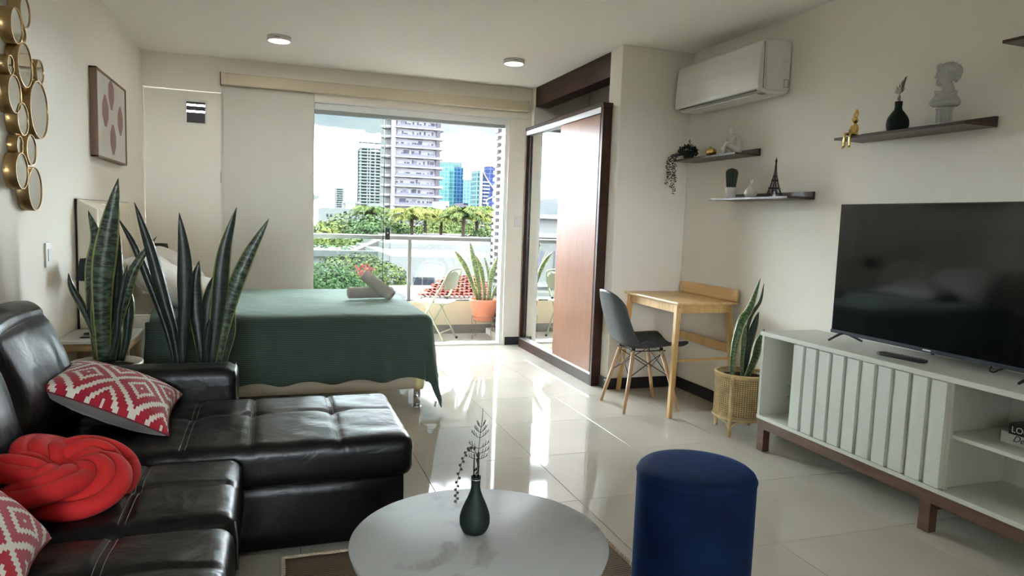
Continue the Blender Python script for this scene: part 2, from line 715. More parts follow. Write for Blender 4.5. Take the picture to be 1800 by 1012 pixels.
# ------------------------------------------------------------------ sliding glass door
m_pane = glass('clear_pane', (0.93, 0.97, 0.955, 1))
m_pane2 = glass('clear_pane_b', (0.97, 0.985, 0.98, 1))
m_edge = mat('dark_glass_edge', (0.01, 0.03, 0.03, 1), .2)
dr = thing('window_1', None, None)
del dr['label'], dr['category']
dr['kind'] = 'structure'
fr = MB()
fr.box(DX0, DX1, YF + .02, YF + .13, 2.195, DZ)
fr.box(DX1 - .035, DX1, YF + .02, YF + .13, .0, 2.195)
struct('window_frame', fr, m_alu_w, dr, bevel=.003)
struct('window_sill', MB().box(DX0, DX1, YF + .01, YF + .15, -.001, .018), m_alu_w, dr, bevel=.003)
struct('head_rail', MB().box(DX0, DX1 - .03, YF + .03, YF + .09, 2.165, 2.195), mat('grey_aluminium', (0.30, 0.33, 0.32, 1), .4), dr)
for (x0, x1, y, mm) in ((DX0, .975, YF + .05, m_pane), (DX0, 1.045, YF + .08, m_pane2)):
    struct('pane', MB().box(x0, x1, y, y + .008, .018, 2.17), mm, dr)
struct('pane_edge', MB().box(.975, .980, YF + .049, YF + .059, .018, 2.17), m_edge, dr)
struct('pane_edge', MB().box(1.045, 1.048, YF + .079, YF + .089, .018, 2.17), mat('pale_glass_edge', (.35, .45, .42, 1), .2), dr)
h = thing('door_latch', 'small black latch block clamped to the edge of the glass sliding door', 'latch', (1.015, YF + .045, 1.03))
obj('body', MB().box(.992, 1.040, YF + .030, YF + .048, 1.035, 1.145), m_black, h, world=True, bevel=.004)
obj('keyhole', MB().lathe([(.006, 0), (.006, .004)], n=12, M=Matrix.Rotation(PI / 2, 3, 'X'), c=(1.016, YF + .030, 1.10)), m_steel, h, world=True)

# blind: cassette and stacked fabric panel
bl = thing('window_blind', 'cream cassette box with a plain white blackout panel beside the glass door', 'blind', (-.43, YF, 0))
m_cream = mat('cream_pvc', (0.62, 0.54, 0.40, 1), .5)
obj('cassette', MB().box(-.435, 2.362, YF - .075, YF, 2.328, 2.425), m_cream, bl, world=True, bevel=.006)
obj('end_cap', MB().box(-.440, -.435, YF - .077, YF, 2.322, 2.430), mat('brown_cap', (.06, .045, .03, 1), .5), bl, world=True, bevel=.001)
obj('end_cap', MB().box(2.362, 2.368, YF - .077, YF, 2.322, 2.430), m_cream, bl, world=True, bevel=.001)
obj('seam', MB().box(-.382, -.380, YF - .0758, YF - .074, 2.33, 2.423), mat('seam_brown', (.3, .24, .16, 1), .6), bl, world=True)


def fab(a, b):
    x = -.425 + a * (.338 + .425)
    z = .04 + b * 2.29
    edge = max(0, (a - .82) / .18)
    y = YF - .022 + .018 * edge ** 2 + .0035 * edge * math.sin(z * 9 + 6 * a) + .001 * math.sin(x * 40 + math.sin(z * 3))
    return (x, y, z)


obj('fabric_panel', MB().grid(fab, 60, 50), mat('blackout_fabric', (0.60, 0.59, 0.53, 1), .8, bump=.1, bscale=300, bdist=.0005), bl, world=True, solid=.003)
obj('bottom_bar', MB().box(-.425, .33, YF - .028, YF - .014, .03, .045), m_alu_w, bl, world=True, bevel=.003)
# thin shadow-gap rail under the cassette, over the glass
struct('trim_2', MB().box(DX0, XN, YF - .012, YF, 2.255, 2.268), m_alu_w)

# ------------------------------------------------------------------ ceiling lamps
m_led = emis('led_diffuser', (1, 0.97, 0.92, 1), .6)
names = {(.03, 5.6): 'round white ceiling lamp over the bed, left of the window',
         (1.845, 5.48): 'round white ceiling lamp nearest the wardrobe',
         
         (.03, -.4): 'round white fill lamp added unseen behind the camera, sofa side', (1.845, -.4): 'round white fill lamp added unseen behind the camera, television side'}  # the pair behind the camera is unseen, added to brighten the room
for (x, y), lb in names.items():
    t = thing('ceiling_lamp', lb, 'ceiling lamp', (x, y, ZC), group='round surface lamps on the ceiling')
    obj('housing', MB().lathe([(.086, 0), (.086, -.030), (.078, -.034)], n=40, capt=False), m_white, t)
    obj('diffuser', MB().lathe([(.077, -.0335), (.070, -.036), (.0001, -.037)], n=40, capb=False), m_led, t)
    for k in range(3):
        a = -PI / 2 + (k - 1) * .16 - .2
        obj('vent_slot', MB().box(-.004, .004, -.001, .001, -.021, -.015, M=Matrix.Rotation(a, 4, 'Z') @ Matrix.Translation((.0862, 0, 0)) @ Matrix.Rotation(PI / 2, 4, 'Z')), m_black, t)
    ld = bpy.data.lights.new('lamp_light', 'AREA')
    ld.shape = 'DISK'
    ld.size = .15
    ld.energy = .6
    ld.color = (1, .95, .86)
    lo = bpy.data.objects.new('lamp_light', ld)
    COL.objects.link(lo)
    lo.parent = t
    lo.location = (0, 0, -.040)

# ================================================================== WARDROBE
wd = thing('wardrobe', 'tall dark brown built-in wardrobe with a mirror door and a wooden sliding door', 'wardrobe', (2.4, 5.6, 0))
WX, WY0, WY1, WZ = 2.322, 4.765, 6.462, 2.13
b = MB()
b.box(WX, XN - .002, WY0, WY0 + .035, 0, WZ)
obj('side_panel', b, m_wenge, wd, world=True, bevel=.002)
obj('side_panel', MB().box(WX, XN - .002, WY1 - .035, WY1, 0, WZ), m_wenge, wd, world=True, bevel=.002)
obj('top_panel', MB().box(WX - .004, XN + .02, WY0 - .002, WY1, WZ, WZ + .03), m_wenge, wd, world=True, bevel=.002)
obj('plinth', MB().box(WX, XN + .02, WY0 + .035, WY1 - .035, 0, .085), m_wenge, wd, world=True, bevel=.002)
obj('carcass', MB().box(XN + .02, 2.96, 4.86, WY1 - .005, .0, WZ - .01), m_wenge, wd, world=True)
obj('top_rail', MB().box(WX - .006, WX + .06, WY0 + .035, WY1 - .035, WZ - .045, WZ - .002), m_steel, wd, world=True, bevel=.002)
obj('bottom_rail', MB().box(WX + .002, WX + .06, WY0 + .035, WY1 - .035, .085, .098), m_steel, wd, world=True, bevel=.002)
m_doorwood = wood('sliding_door_wood', (0.27, 0.135, 0.085, 1), (0.32, 0.17, 0.11, 1), .34, axis='Z', scale=1.2, fine=30, spec=.12)
ym = 5.585
obj('door', MB().box(WX + .004, WX + .024, WY0 + .055, ym, .10, WZ - .048), m_doorwood, wd, world=True, label='reddish brown wooden sliding door', bevel=.001)
o = wd.children[-1]
obj('door_edge', MB().box(WX + .001, WX + .026, WY0 + .042, WY0 + .055, .10, WZ - .048), m_steel, o)
mdr = obj('mirror_door', MB().box(WX + .034, WX + .05, ym - .03, WY1 - .045, .10, WZ - .048), m_mirror, wd, world=True, label='full-height mirror sliding door')
obj('mirror_frame', MB().box(WX + .028, WX + .052, WY1 - .075, WY1 - .045, .10, WZ - .048), m_blackm, wd, world=True)

# switches
def switch(x, y, z, axis, lb, w=.075, hgt=.118):
    t = thing('light_switch', lb, 'switch', (x, y, z - hgt / 2))
    if axis == 'X':
        obj('plate', MB().box(0, .009, -w / 2, w / 2, 0, hgt), m_white, t, bevel=.003)
        obj('rocker', MB().box(.009, .013, -w * .2, w * .2, hgt * .25, hgt * .75), m_alu_w, t, bevel=.002)
    else:
        obj('plate', MB().box(-w / 2, w / 2, -.009, 0, 0, hgt), m_white, t, bevel=.003)
        obj('rocker', MB().box(-w * .2, w * .2, -.013, -.009, hgt * .25, hgt * .75), m_alu_w, t, bevel=.002)


switch(XL, 3.90, 1.01, 'X', 'white light switch plate on the left wall above the nightstand')
switch(2.312, YF, 1.255, 'Y', 'white light switch plate on the strip of wall beside the wardrobe')

# ================================================================== SOFA (chaise sectional)
q = NT('black_leather')
v = coords(q)
n1 = q.n('TexNoise', Scale=160.0, Detail=3)
n2 = q.n('TexNoise', Scale=9.0, Detail=4, Distortion=1.5)
q.l(v, n1.inputs['Vector']); q.l(v, n2.inputs['Vector'])
b1 = q.n('Bump', Strength=.12, Distance=.001)
b2 = q.n('Bump', Strength=.30, Distance=.012)
q.l(n2.outputs['Fac'], b2.inputs['Height'])
q.l(n1.outputs['Fac'], b1.inputs['Height'])
q.l(b2.outputs[0], b1.inputs['Normal'])
q.l(b1.outputs[0], q.p.inputs['Normal'])
q.p.inputs['Base Color'].default_value = (0.004, 0.004, 0.0045, 1)
q.p.inputs['Roughness'].default_value = .35
q.p.inputs['Specular IOR Level'].default_value = .26
m_lea = q.m
m_thread = mat('pale_stitching', (0.20, 0.19, 0.18, 1), .7)
m_seam = mat('leather_seam', (0.008, 0.008, 0.009, 1), .5)

sofa = thing('sectional_sofa', 'black leather sectional sofa with a chaise reaching toward the window', 'sofa', (-.5, 2.4, 0))


def seat_fn(hx, hy, hz, seamx=(), seamy=(), bulge=.02, depth=.010, droop=.02, wr=0.004, sd=0):
    def fn(p):
        if p.z > 0:
            k = p.z / hz
            u, w = p.x / hx, p.y / hy
            p.z += k * bulge * (1 - u * u) * (1 - w * w)
            for s_ in seamx:
                p.z -= k * depth * math.exp(-((p.x - s_) / .012) ** 2)
            for s_ in seamy:
                p.z -= k * depth * math.exp(-((p.y - s_) / .012) ** 2)
            for sx_ in seamx:
                for sy_ in seamy:
                    r = math.hypot(p.x - sx_, p.y - sy_)
                    p.z -= k * .012 * math.exp(-(r / .05) ** 2)
            p.z += k * wr * noise.noise(Vector((p.x * 9 + sd, p.y * 13, sd)))
        return p
    return fn


def seat(name, x0, x1, y0, y1, z0, z1, r, seamx, seamy, n, bulge=.018, sd=0, label=None):
    c = ((x0 + x1) / 2, (y0 + y1) / 2, (z0 + z1) / 2)
    d = (x1 - x0, y1 - y0, z1 - z0)
    fn = seat_fn(d[0] / 2, d[1] / 2, d[2] / 2, [s_ - c[0] for s_ in seamx], [s_ - c[1] for s_ in seamy], bulge, sd=sd)
    o = obj(name, MB().rbox(c, d, r, n, fn), m_lea, sofa, world=True, label=label)
    # twin stitch lines follow the top surface
    st = MB()
    for s_ in seamx:
        for dx in (-.009, .009):
            pts = []
            for k in range(25):
                y = y0 + r * .8 + (y1 - y0 - r * 1.6) * k / 24
                p = fn(Vector((s_ + dx - c[0], y - c[1], d[2] / 2)))
                edge = min(y - y0, y1 - y)
                drop = r - math.sqrt(max(0, r * r - max(0, r - edge) ** 2))
                pts.append(p + Vector(c) + Vector((0, 0, .0006 - drop)))
            obj('stitching', MB().tube(pts, .0011, 5), m_thread, o, world=True)
    st = MB()
    for s_ in seamy:
        pts = []
        for k in range(33):
            x = x0 + r * .8 + (x1 - x0 - r * 1.6) * k / 32
            p = fn(Vector((x - c[0], s_ - c[1], d[2] / 2)))
            edge = min(x - x0, x1 - x)
            drop = r - math.sqrt(max(0, r * r - max(0, r - edge) ** 2))
            pts.append(p + Vector(c) + Vector((0, 0, .0006 - drop)))
        obj('stitching', MB().tube(pts, .0011, 5), m_seam, o, world=True)
    return o


# chaise
obj('chaise_base', MB().rbox((.06 - .0, 2.885, .155), (.83, .66, .262), .012, 4), m_lea, sofa, world=True)
seat('chaise_cushion', -.74, .502, 2.505, 3.215, .275, .432, .045, (-.30, -.08 + .0, .225), (2.92,), (72, 40, 8), .014, sd=3)
# main run
seat('seat_cushion', -.74, -.098, 1.965, 2.495, .20, .412, .05, (-.385,), (2.24,), (44, 36, 8), .016, sd=11)
seat('seat_cushion', -.74, -.098, 1.43, 1.955, .20, .412, .05, (-.385,), (1.70,), (44, 36, 8), .016, sd=17)
pi_ = MB()
for (a, b_) in ((1.965, 2.495), (1.43, 1.955)):
    pi_.tube([(-.103, a + .03, .39), (-.0975, a + .03, .33), (-.097, a + .03, .25)], .0022, 6)
obj('piping', pi_, mat('grey_piping', (.12, .12, .12, 1), .5), sofa, world=True)
obj('base', MB().rbox((-.46, 1.90, .125), (.64, 1.14, .16), .015, 4), m_lea, sofa, world=True)
# near arm, just inside the frame
seat('armrest', -.95, -.17, 1.20, 1.50, .10, .475, .045, (-.235,), (), (30, 20, 10), .01, sd=23)
# far arm
seat('armrest', -.95, -.155, 3.215, 3.40, .05, .562, .03, (-.175,), (), (40, 14, 12), .006, sd=29)
# back frame
obj('back_frame', MB().rbox((-.975, 2.30, .36), (.10, 2.2, .66), .03, (4, 30, 10)), m_lea, sofa, world=True)


def back_cushion(y0, y1, sd, seamz=None):
    w = y1 - y0
    d = (.20, w, .50)

    def fn(p):
        u, v_ = p.y / (w / 2), p.z / .25
        if p.x > 0:
            p.x += .045 * (1 - u * u) * (1 - v_ * v_) + .006 * noise.noise(Vector((p.y * 8 + sd, p.z * 7, 0)))
            p.x -= .010 * math.exp(-((p.z - .175) / .010) ** 2) + .010 * math.exp(-((p.z + .15) / .010) ** 2)
            p.x += .010 * math.sin(p.y * 26 + sd + p.z * 4) * max(0, 1 - abs(v_)) * (.5 + .5 * noise.noise(Vector((p.y * 3, sd, p.z * 3))))
        if p.z > 0:
            p.z += .022 * (1 - u * u)
        # top rolls back
        p.x *= 1 - .28 * max(0, v_) ** 2
        return p
    mb = MB().rbox((0, 0, 0), d, .055, (12, 40, 36), fn)
    M = Matrix.Translation((-.895, (y0 + y1) / 2, .620)) @ Matrix.Rotation(-.27, 4, 'Y')
    mb.xf(M)
    o = obj('back_cushion', mb, m_lea, sofa, world=True)
    st = MB()
    for zz in (.175, -.15):
        for dz in (-.006, .006):
            pts = []
            for k in range(21):
                yy = -w / 2 + .04 + (w - .08) * k / 20
                p = fn(Vector((.10, yy, zz + dz)))
                pts.append(M @ (p + Vector((.0012, 0, 0))))
            obj('stitching', MB().tube(pts, .001, 5), m_seam, o, world=True)


back_cushion(2.58, 3.20, 2.0)
back_cushion(1.95, 2.57, 9.0)
back_cushion(1.32, 1.94, 15.0)
ft = MB()
obj('foot', MB().box(-.20, -.15, 2.40, 2.45, 0, .05), m_black, sofa, world=True)
obj('foot', MB().box(-.20, -.15, 1.50, 1.55, 0, .05), m_black, sofa, world=True)
obj('foot', MB().box(.40, .45, 3.10, 3.15, 0, .03), m_black, sofa, world=True)
obj('foot', MB().box(.40, .45, 2.60, 2.65, 0.0, .03), m_black, sofa, world=True)
obj('foot', MB().box(-.95, -.90, 3.30, 3.35, 0, .055), m_black, sofa, world=True)

# ================================================================== RUG
q = NT('jute_rug')
v = coords(q)
w = q.n('TexWave', Scale=26.0, Distortion=2.0, Detail=2)
w.bands_direction = 'Y'
q.l(v, w.inputs['Vector'])
w2 = q.n('TexWave', Scale=90.0, Distortion=1.0)
w2.bands_direction = 'X'
q.l(v, w2.inputs['Vector'])
mx = q.n('Math', operation='MULTIPLY')
q.l(w.outputs['Fac'], mx.inputs[0]); q.l(w2.outputs['Fac'], mx.inputs[1])
q.l(ramp(q, mx.outputs[0], [(0.0, srgb(96, 78, 60)), (0.5, srgb(150, 128, 104)), (1, srgb(196, 178, 152))]), q.p.inputs['Base Color'])
q.p.inputs['Roughness'].default_value = .95
bb_ = q.n('Bump', Strength=.8, Distance=.004)
q.l(mx.outputs[0], bb_.inputs['Height']); q.l(bb_.outputs[0], q.p.inputs['Normal'])
m_rug = q.m
rug = thing('rug', 'flat-woven beige and brown jute rug under the round table', 'rug', (.63, 1.6, 0))
obj('weave', MB().grid(lambda a, b: (.035 + a * 1.20, .65 + b * 1.865, .0075 + .0008 * math.sin(a * 60) * math.sin(b * 80)), 60, 80, mi=0), m_rug, rug, world=True, solid=.006)
br = MB()
m_braid = mat('jute_braid', srgb(205, 190, 165), .95, bump=.6, bscale=200)
for (p0, p1) in (((.03, .64), (.03, 2.525)), ((.03, 2.525), (1.245, 2.525)), ((1.245, 2.525), (1.245, .64)), ((1.245, .64), (.03, .64))):
    L = math.dist(p0, p1)
    nn = int(L / .016)
    for ph in (0, PI):
        pts = []
        for k in range(nn * 4 + 1):
            t = k / (nn * 4)
            x, y = p0[0] + (p1[0] - p0[0]) * t, p0[1] + (p1[1] - p0[1]) * t
            nx_, ny_ = (p1[1] - p0[1]) / L, -(p1[0] - p0[0]) / L
            s_ = math.sin(k * PI / 4 + ph) * .006
            pts.append((x + nx_ * s_, y + ny_ * s_, .007 + .003 * math.cos(k * PI / 4 + ph)))
        br.tube(pts, .0042, 5)
obj('braided_border', br, m_braid, rug, world=True)

# ================================================================== ROUND TABLE
tb = thing('coffee_table', 'round pale stone-look coffee table standing on the jute rug', 'table', (.492, 1.603, .009))
q = NT('stone_top')
v = coords(q, (1, 1, 1))
n = q.n('TexNoise', Scale=3.5, Detail=7, Distortion=2.5)
n2 = q.n('TexNoise', Scale=70.0, Detail=2)
mp2 = coords(q, (1, .12, 1), rot=(0, 0, -.6))
q.l(v, n.inputs['Vector']); q.l(mp2, n2.inputs['Vector'])
mk = q.n('MapRange')
mk.inputs['From Min'].default_value = .56
mk.inputs['From Max'].default_value = .70
q.l(n.outputs['Fac'], mk.inputs['Value'])
mu = q.n('Math', operation='MULTIPLY')
q.l(mk.outputs[0], mu.inputs[0]); q.l(n2.outputs['Fac'], mu.inputs[1])
q.l(ramp(q, mu.outputs[0], [(0.0, (0.36, 0.37, 0.365, 1)), (0.6, (0.25, 0.255, 0.245, 1))]), q.p.inputs['Base Color'])
q.p.inputs['Roughness'].default_value = .5
q.p.inputs['Specular IOR Level'].default_value = .2
m_stone = q.m
obj('tabletop', MB().lathe([(.300, .413), (.316, .415), (.324, .4405), (.322, .443), (.0001, .4435)], n=96), m_stone, tb)
obj('column', MB().lathe([(.05, .02), (.045, .2), (.05, .38), (.09, .413)], n=40), mat('greige_lacquer', (.42, .41, .37, 1), .4), tb)
obj('foot_plate', MB().lathe([(.17, 0), (.17, .012), (.05, .022)], n=48), mat('greige_lacquer', (.42, .41, .37, 1), .4), tb)


def bud_vase(name, label, loc, hgt, rmax, rneck, mm, rotz=0, cut=False):
    t = thing(name, label, 'vase', loc, rotz)
    prof = [(.40, 0), (.62, .02), (.92, .12), (1, .22), (.93, .34), (.62, .50), (.28, .64), (.03, .78), (.0, .88), (.0, 1.0)]
    pr = []
    for r, z in prof:
        rr = rneck + (rmax - rneck) * r
        if r == 0.0:
            rr = rneck if z < .95 else rneck * 1.12
        pr.append((rr if z > 0 else rmax * .48, z * hgt))
    pr2 = pr + [(rneck * .85, hgt), (rneck * .8, hgt * .85)]
    sm = bez([(r, 0, z) for r, z in pr], 36)
    obj('body', MB().lathe([(max(p.x, .001), p.z) for p in sm] + [(rneck * .9, hgt + .0005), (rneck * .85, hgt * .86)], n=40, capt=False), mm, t)
    return t


m_dkgreen = mat('dark_green_ceramic', (0.008, 0.016, 0.014, 1), .6, bump=.08, bscale=200, spec=.25)
m_sprig = mat('dark_dried_sprig', (0.035, 0.028, 0.018, 1), .7)
tv_ = bud_vase('bud_vase', 'dark green bottle-shaped vase with dried sprigs on the round table', (.487, 1.638, .4525), .148, .039, .0115, m_dkgreen)
obj('neck_ring', MB().tube([(.0125 * math.cos(a * PI / 10), .0125 * math.sin(a * PI / 10), .141) for a in range(20)], .0011, 6, closed=True), m_chrome, tv_)
obj('glass_tube', MB().lathe([(.0075, .13), (.0075, .205)], n=16, capb=False, capt=False), glass('tube_glass', (.95, .97, .96, 1)), tv_)


def sprig(t):
    base = Vector((.002, 0, .14))
    # feathery upright sprig
    b_ = MB()
    rt = Vector((math.cos(-YAW), math.sin(-YAW), 0))
    stem = bez([base, base + rt * .003 + Vector((0, 0, .08)), base + rt * .010 + Vector((0, 0, .165))], 12)
    b_.tube(stem, .0009, 5)
    for k in range(6):
        p = stem[4 + k + k // 3]
        for s_ in (-1, 1):
            L = (.030, .034, .032, .027, .020, .014)[k]
            e_ = p + rt * s_ * L * .85 + Vector((0, .006 * s_, L * (.30 + k * .12)))
            b_.tube(bez([p, p + (e_ - p) * .6 + Vector((0, 0, -.003)), e_], 4), .0008, 4)
            for f_, q_ in ((.35, .010), (.62, .012), (.85, .009)):
                m_ = p + (e_ - p) * f_ + Vector((0, 0, -.002))
                b_.tube([m_, m_ + rt * s_ * .003 + Vector((0, 0, q_))], .0007, 4)
    b_.tube([stem[12], stem[12] + Vector((0, 0, .02))], .0007, 4)
    obj('feathery_sprig', b_, m_sprig, t)
    c_ = MB()
    path = bez([base, base + Vector((0, 0, .06)), base - rt * .018 + Vector((0, 0, .082)), base - rt * .038 + Vector((0, 0, .045)),
                base - rt * .050 + Vector((0, 0, -.02)), base - rt * .050 + Vector((0, 0, -.068))], 60)
    c_.tube(path, .0008, 5)
    for k in range(20, 60, 2):
        p = path[k]
        ph = (k // 2) % 2
        d_ = rt * (-1 if ph else 1)
        c_.ell(p + d_ * .0032, .0034, .0026, .0034, 8, 6)
        c_.tube([p + d_ * .004 + Vector((0, 0, .003)), p + d_ * .006 + Vector((0, 0, -.002)), p + d_ * .002 + Vector((0, 0, -.005))], .0007, 4)
    obj('beaded_sprig', c_, m_sprig, t)
    d2 = MB()
    random.seed(3)
    for k in range(14):
        z = .15 + k * .0045
        d2.ell(base + Vector((random.uniform(-.004, .004), random.uniform(-.004, .004), z - .14)), .0028, .0028, .004, 6, 5)
    obj('buds', d2, m_sprig, t, kind='stuff')


sprig(tv_)

# ================================================================== STOOL
q = NT('navy_velvet')
v = coords(q)
n = q.n('TexNoise', Scale=7.0, Detail=5, Distortion=.6)
q.l(v, n.inputs['Vector'])
q.l(ramp(q, n.outputs['Fac'], [(0.35, (0.0008, 0.006, 0.026, 1)), (0.7, (0.002, 0.014, 0.055, 1))]), q.p.inputs['Base Color'])
q.p.inputs['Roughness'].default_value = .8
q.p.inputs['Sheen Weight'].default_value = .25
q.p.inputs['Sheen Roughness'].default_value = .35
q.p.inputs['Sheen Tint'].default_value = (0.03, 0.14, 0.55, 1)
q.p.inputs['Specular IOR Level'].default_value = .15
m_navy = q.m
stl = thing('pouf_stool', 'navy blue velvet cylindrical pouf stool in front of the television stand', 'stool', (1.268, 1.815, 0))
obj('body', MB().lathe([(.175, .0), (.183, .01), (.185, .2), (.185, .468)], n=80, capt=False), m_navy, stl)
obj('seat', MB().lathe([(.185, .468), (.1855, .475), (.181, .486), (.170, .495), (.14, .500), (.08, .503), (.0001, .504)], n=80, capb=False), m_navy, stl)
obj('piping', MB().tube([(.1855 * math.cos(a * PI / 40), .1855 * math.sin(a * PI / 40), .472) for a in range(80)], .0022, 6, closed=True), m_navy, stl)
# ================================================================== BED
m_sheet = mat('white_cotton', (0.66, 0.64, 0.60, 1), .85, bump=.15, bscale=40, bdist=.002)
m_boxs = mat('beige_bed_base', (0.50, 0.43, 0.32, 1), .8)
q = NT('green_matelasse')
t_ = q.n('Attribute')
t_.attribute_name = 'puv'
sp = q.n('SeparateXYZ')
q.l(t_.outputs['Vector'], sp.inputs[0])
mm_ = q.n('Math', operation='MULTIPLY')
q.l(sp.outputs['Y'], mm_.inputs[0])
mm_.inputs[1].default_value = 2 * PI / .0125
sn = q.n('Math', operation='SINE')
q.l(mm_.outputs[0], sn.inputs[0])
m3_ = q.n('Math', operation='MULTIPLY')
q.l(sp.outputs['X'], m3_.inputs[0])
m3_.inputs[1].default_value = 2 * PI / .011
sn2 = q.n('Math', operation='SINE')
q.l(m3_.outputs[0], sn2.inputs[0])
ad = q.n('Math', operation='MULTIPLY_ADD')
q.l(sn2.outputs[0], ad.inputs[0])
ad.inputs[1].default_value = .3
q.l(sn.outputs[0], ad.inputs[2])
nz_ = q.n('TexNoise', Scale=420.0)
q.l(coords(q), nz_.inputs['Vector'])
ad2 = q.n('Math', operation='MULTIPLY_ADD')
q.l(nz_.outputs['Fac'], ad2.inputs[0])
ad2.inputs[1].default_value = .8
q.l(ad.outputs[0], ad2.inputs[2])
q.l(ramp(q, ad2.outputs[0], [(0.0, (0.018, 0.033, 0.025, 1)), (1.0, (0.038, 0.066, 0.050, 1))]), q.p.inputs['Base Color'])
b_ = q.n('Bump', Strength=.35, Distance=.0008)
q.l(ad2.outputs[0], b_.inputs['Height'])
q.l(b_.outputs[0], q.p.inputs['Normal'])
q.p.inputs['Roughness'].default_value = .85
q.p.inputs['Sheen Weight'].default_value = .5
q.p.inputs['Sheen Roughness'].default_value = .5
q.p.inputs['Sheen Tint'].default_value = (0.75, 0.95, 0.85, 1)
m_green = q.m

BX0, BX1, BY0, BY1 = -.955, .925, 4.40, 5.87
bed = thing('bed', 'double bed with a cream channel-tufted headboard and beige base on chrome legs', 'bed', (0, 5.1, 0))
obj('bed_base', MB().rbox(((BX0 + BX1) / 2, (BY0 + BY1) / 2, .245), (BX1 - BX0, BY1 - BY0, .235), .02, (8, 8, 4)), m_boxs, bed, world=True)
obj('mattress', MB().rbox(((BX0 + BX1) / 2, (BY0 + BY1) / 2, .495), (BX1 - BX0, BY1 - BY0, .27), .06, (20, 20, 8)), m_sheet, bed, world=True)
obj('corner_protector', MB().rbox((BX1 - .02, BY0 + .02, .185), (.06, .06, .115), .02, 4), mat('yellowed_plastic', (.62, .58, .26, 1), .4), bed, world=True)
for x in (-.88, .895):
    for y in (4.44, 5.80):
        lg = obj('leg', MB().cyl((x, y, 0), .023, .012, .13), m_chrome, bed, world=True)
        obj('foot_cap', MB().lathe([(.030, 0), (.030, .008), (.024, .014)], (x, y, 0), 24), m_chrome, lg, world=True)
# headboard
m_cream_l = mat('cream_upholstery', (0.74, 0.68, 0.55, 1), .7, bump=.1, bscale=200)
hb = obj('headboard', MB().box(XL + .002, XL + .012, 4.41, 5.875, .02, 1.292), mat('headboard_back', (.02, .02, .02, 1), .8), bed, world=True)
hp = MB()
NCH = 14



def hfn(a, b):
    y = 4.415 + a * (5.87 - 4.415)
    z = .05 + b * 1.24
    fr_ = (a * NCH) % 1
    puff = math.sin(PI * fr_) ** .5 * .016 if 0 < a < 1 else 0
    edge = min(1, min(a, 1 - a) * 70) ** .5 * min(1, (1 - b) * 30) ** .5
    return (XL + .012 + (.075 + puff) * edge, y, z)


obj('headboard_padding', MB().grid(hfn, NCH * 8, 24), m_cream_l, bed, world=True)

# coverlet: draped over mattress, scalloped hem
cv = MB()
CX0 = -.70
HANG = .455


def cover_pt(sx, sy):
    """sx, sy: cloth coordinates in metres from the near foot corner of the mattress (sx<0 inside bed, >0 beyond foot)"""
    ex, ey = max(0, sx), max(0, sy)
    far_e = max(0, -sy - (BY1 - BY0))
    R = .05
    x = BX1 + min(sx, 0)
    y = BY0 - min(sy, 0)
    top = .638
    d = math.hypot(ex, ey)
    if far_e > 0:
        y = BY1
        th = min(far_e / R, PI / 2)
        y += R * math.sin(th) * .8
        z = top - R * (1 - math.cos(th)) - max(0, far_e - R * PI / 2)
        if ex > 0:
            th2 = min(ex / R, PI / 2)
            z -= R * (1 - math.cos(th2)) + max(0, ex - R * PI / 2)
            x += R * math.sin(th2) + .03 * ex
        return Vector((x, y, z))
    if d < 1e-6:
        z = top + .006 * noise.noise(Vector((sx * 3, sy * 3, 0))) + .0025 * noise.noise(Vector((sx * 11, sy * 11, 3)))
        ins = min(-sx, -sy) if sx < 0 and sy < 0 else 0
        z -= .010 * math.exp(-ins / .07)
        return Vector((x, y, z))
    ax, ay = ex / d, ey / d
    th = min(d / R, PI / 2)
    out = R * math.sin(th) * .9
    drop = R * (1 - math.cos(th)) + max(0, d - R * PI / 2)
    h_ = drop / HANG
    flare = .045 * h_ * (ax if ex > 0 else .3) + .10 * min(ex, ey) * h_
    fold = .010 * h_ * math.sin((sx if ey > ex else sy) * 17 + 1.3) + .006 * h_ * math.sin((sx if ey > ex else sy) * 41)
    o_ = out + flare + (fold if min(ex, ey) < .02 else fold * .4)
    z = top - .012 - drop
    return Vector((x + ax * o_, y - ay * o_, max(z, .008 + .01 * abs(fold))))


NU, NV = 130, 120
sx0, sx1 = CX0 - BX1, .44
sy0, sy1 = -(BY1 - BY0) - .30, .44
vs, uv = [], []
for i in range(NU + 1):
    a = i / NU
    sx = sx0 + (sx1 - sx0) * a
    for j in range(NV + 1):
        b = j / NV
        # hem scallops: the cloth reaches further by a wave
        sc = .014 * math.sin(sx * 2 * PI / .31 + .6) * b ** 2
        sy = sy0 + (sy1 + sc - sy0) * b
        sx_ = sx + (.012 * math.sin(sy * 2 * PI / .31) * a ** 6 if a > .8 else 0)
        p = cover_pt(sx_, sy)
        if a == 0:
            pass
        # cloth pulled back towards the pillows along the near head corner
        if sx_ < sx0 + .25 and sy > 0:
            k = (1 - (sx_ - sx0) / .25) * min(1, sy / .3)
            p.x += .05 * k * (1 - min(1, sy / .44)) - .03 * k
        vs.append(p)
        uv.append((sx_, sy))
fs = [(i * (NV + 1) + j, (i + 1) * (NV + 1) + j, (i + 1) * (NV + 1) + j + 1, i * (NV + 1) + j + 1) for i in range(NU) for j in range(NV)]
cv.add(vs, fs, True, 0, uv)
cover = solo('bedspread', cv, m_green, 'dark green ribbed bedspread with a scalloped hem draped over the bed', 'bedspread', (.1, 5.1, .64), solid=-.006)
# small white tag on the corner
tagp = Vector((.985, 4.285, .06))
obj('care_tag', MB().box(-.012, .012, -.001, .001, -.018, .018, M=Matrix.Translation(tagp - Vector((.1, 5.1, .64))) @ Matrix.Rotation(.7, 4, 'Z') @ Matrix.Rotation(.35, 4, 'Y')), m_sheet, cover)

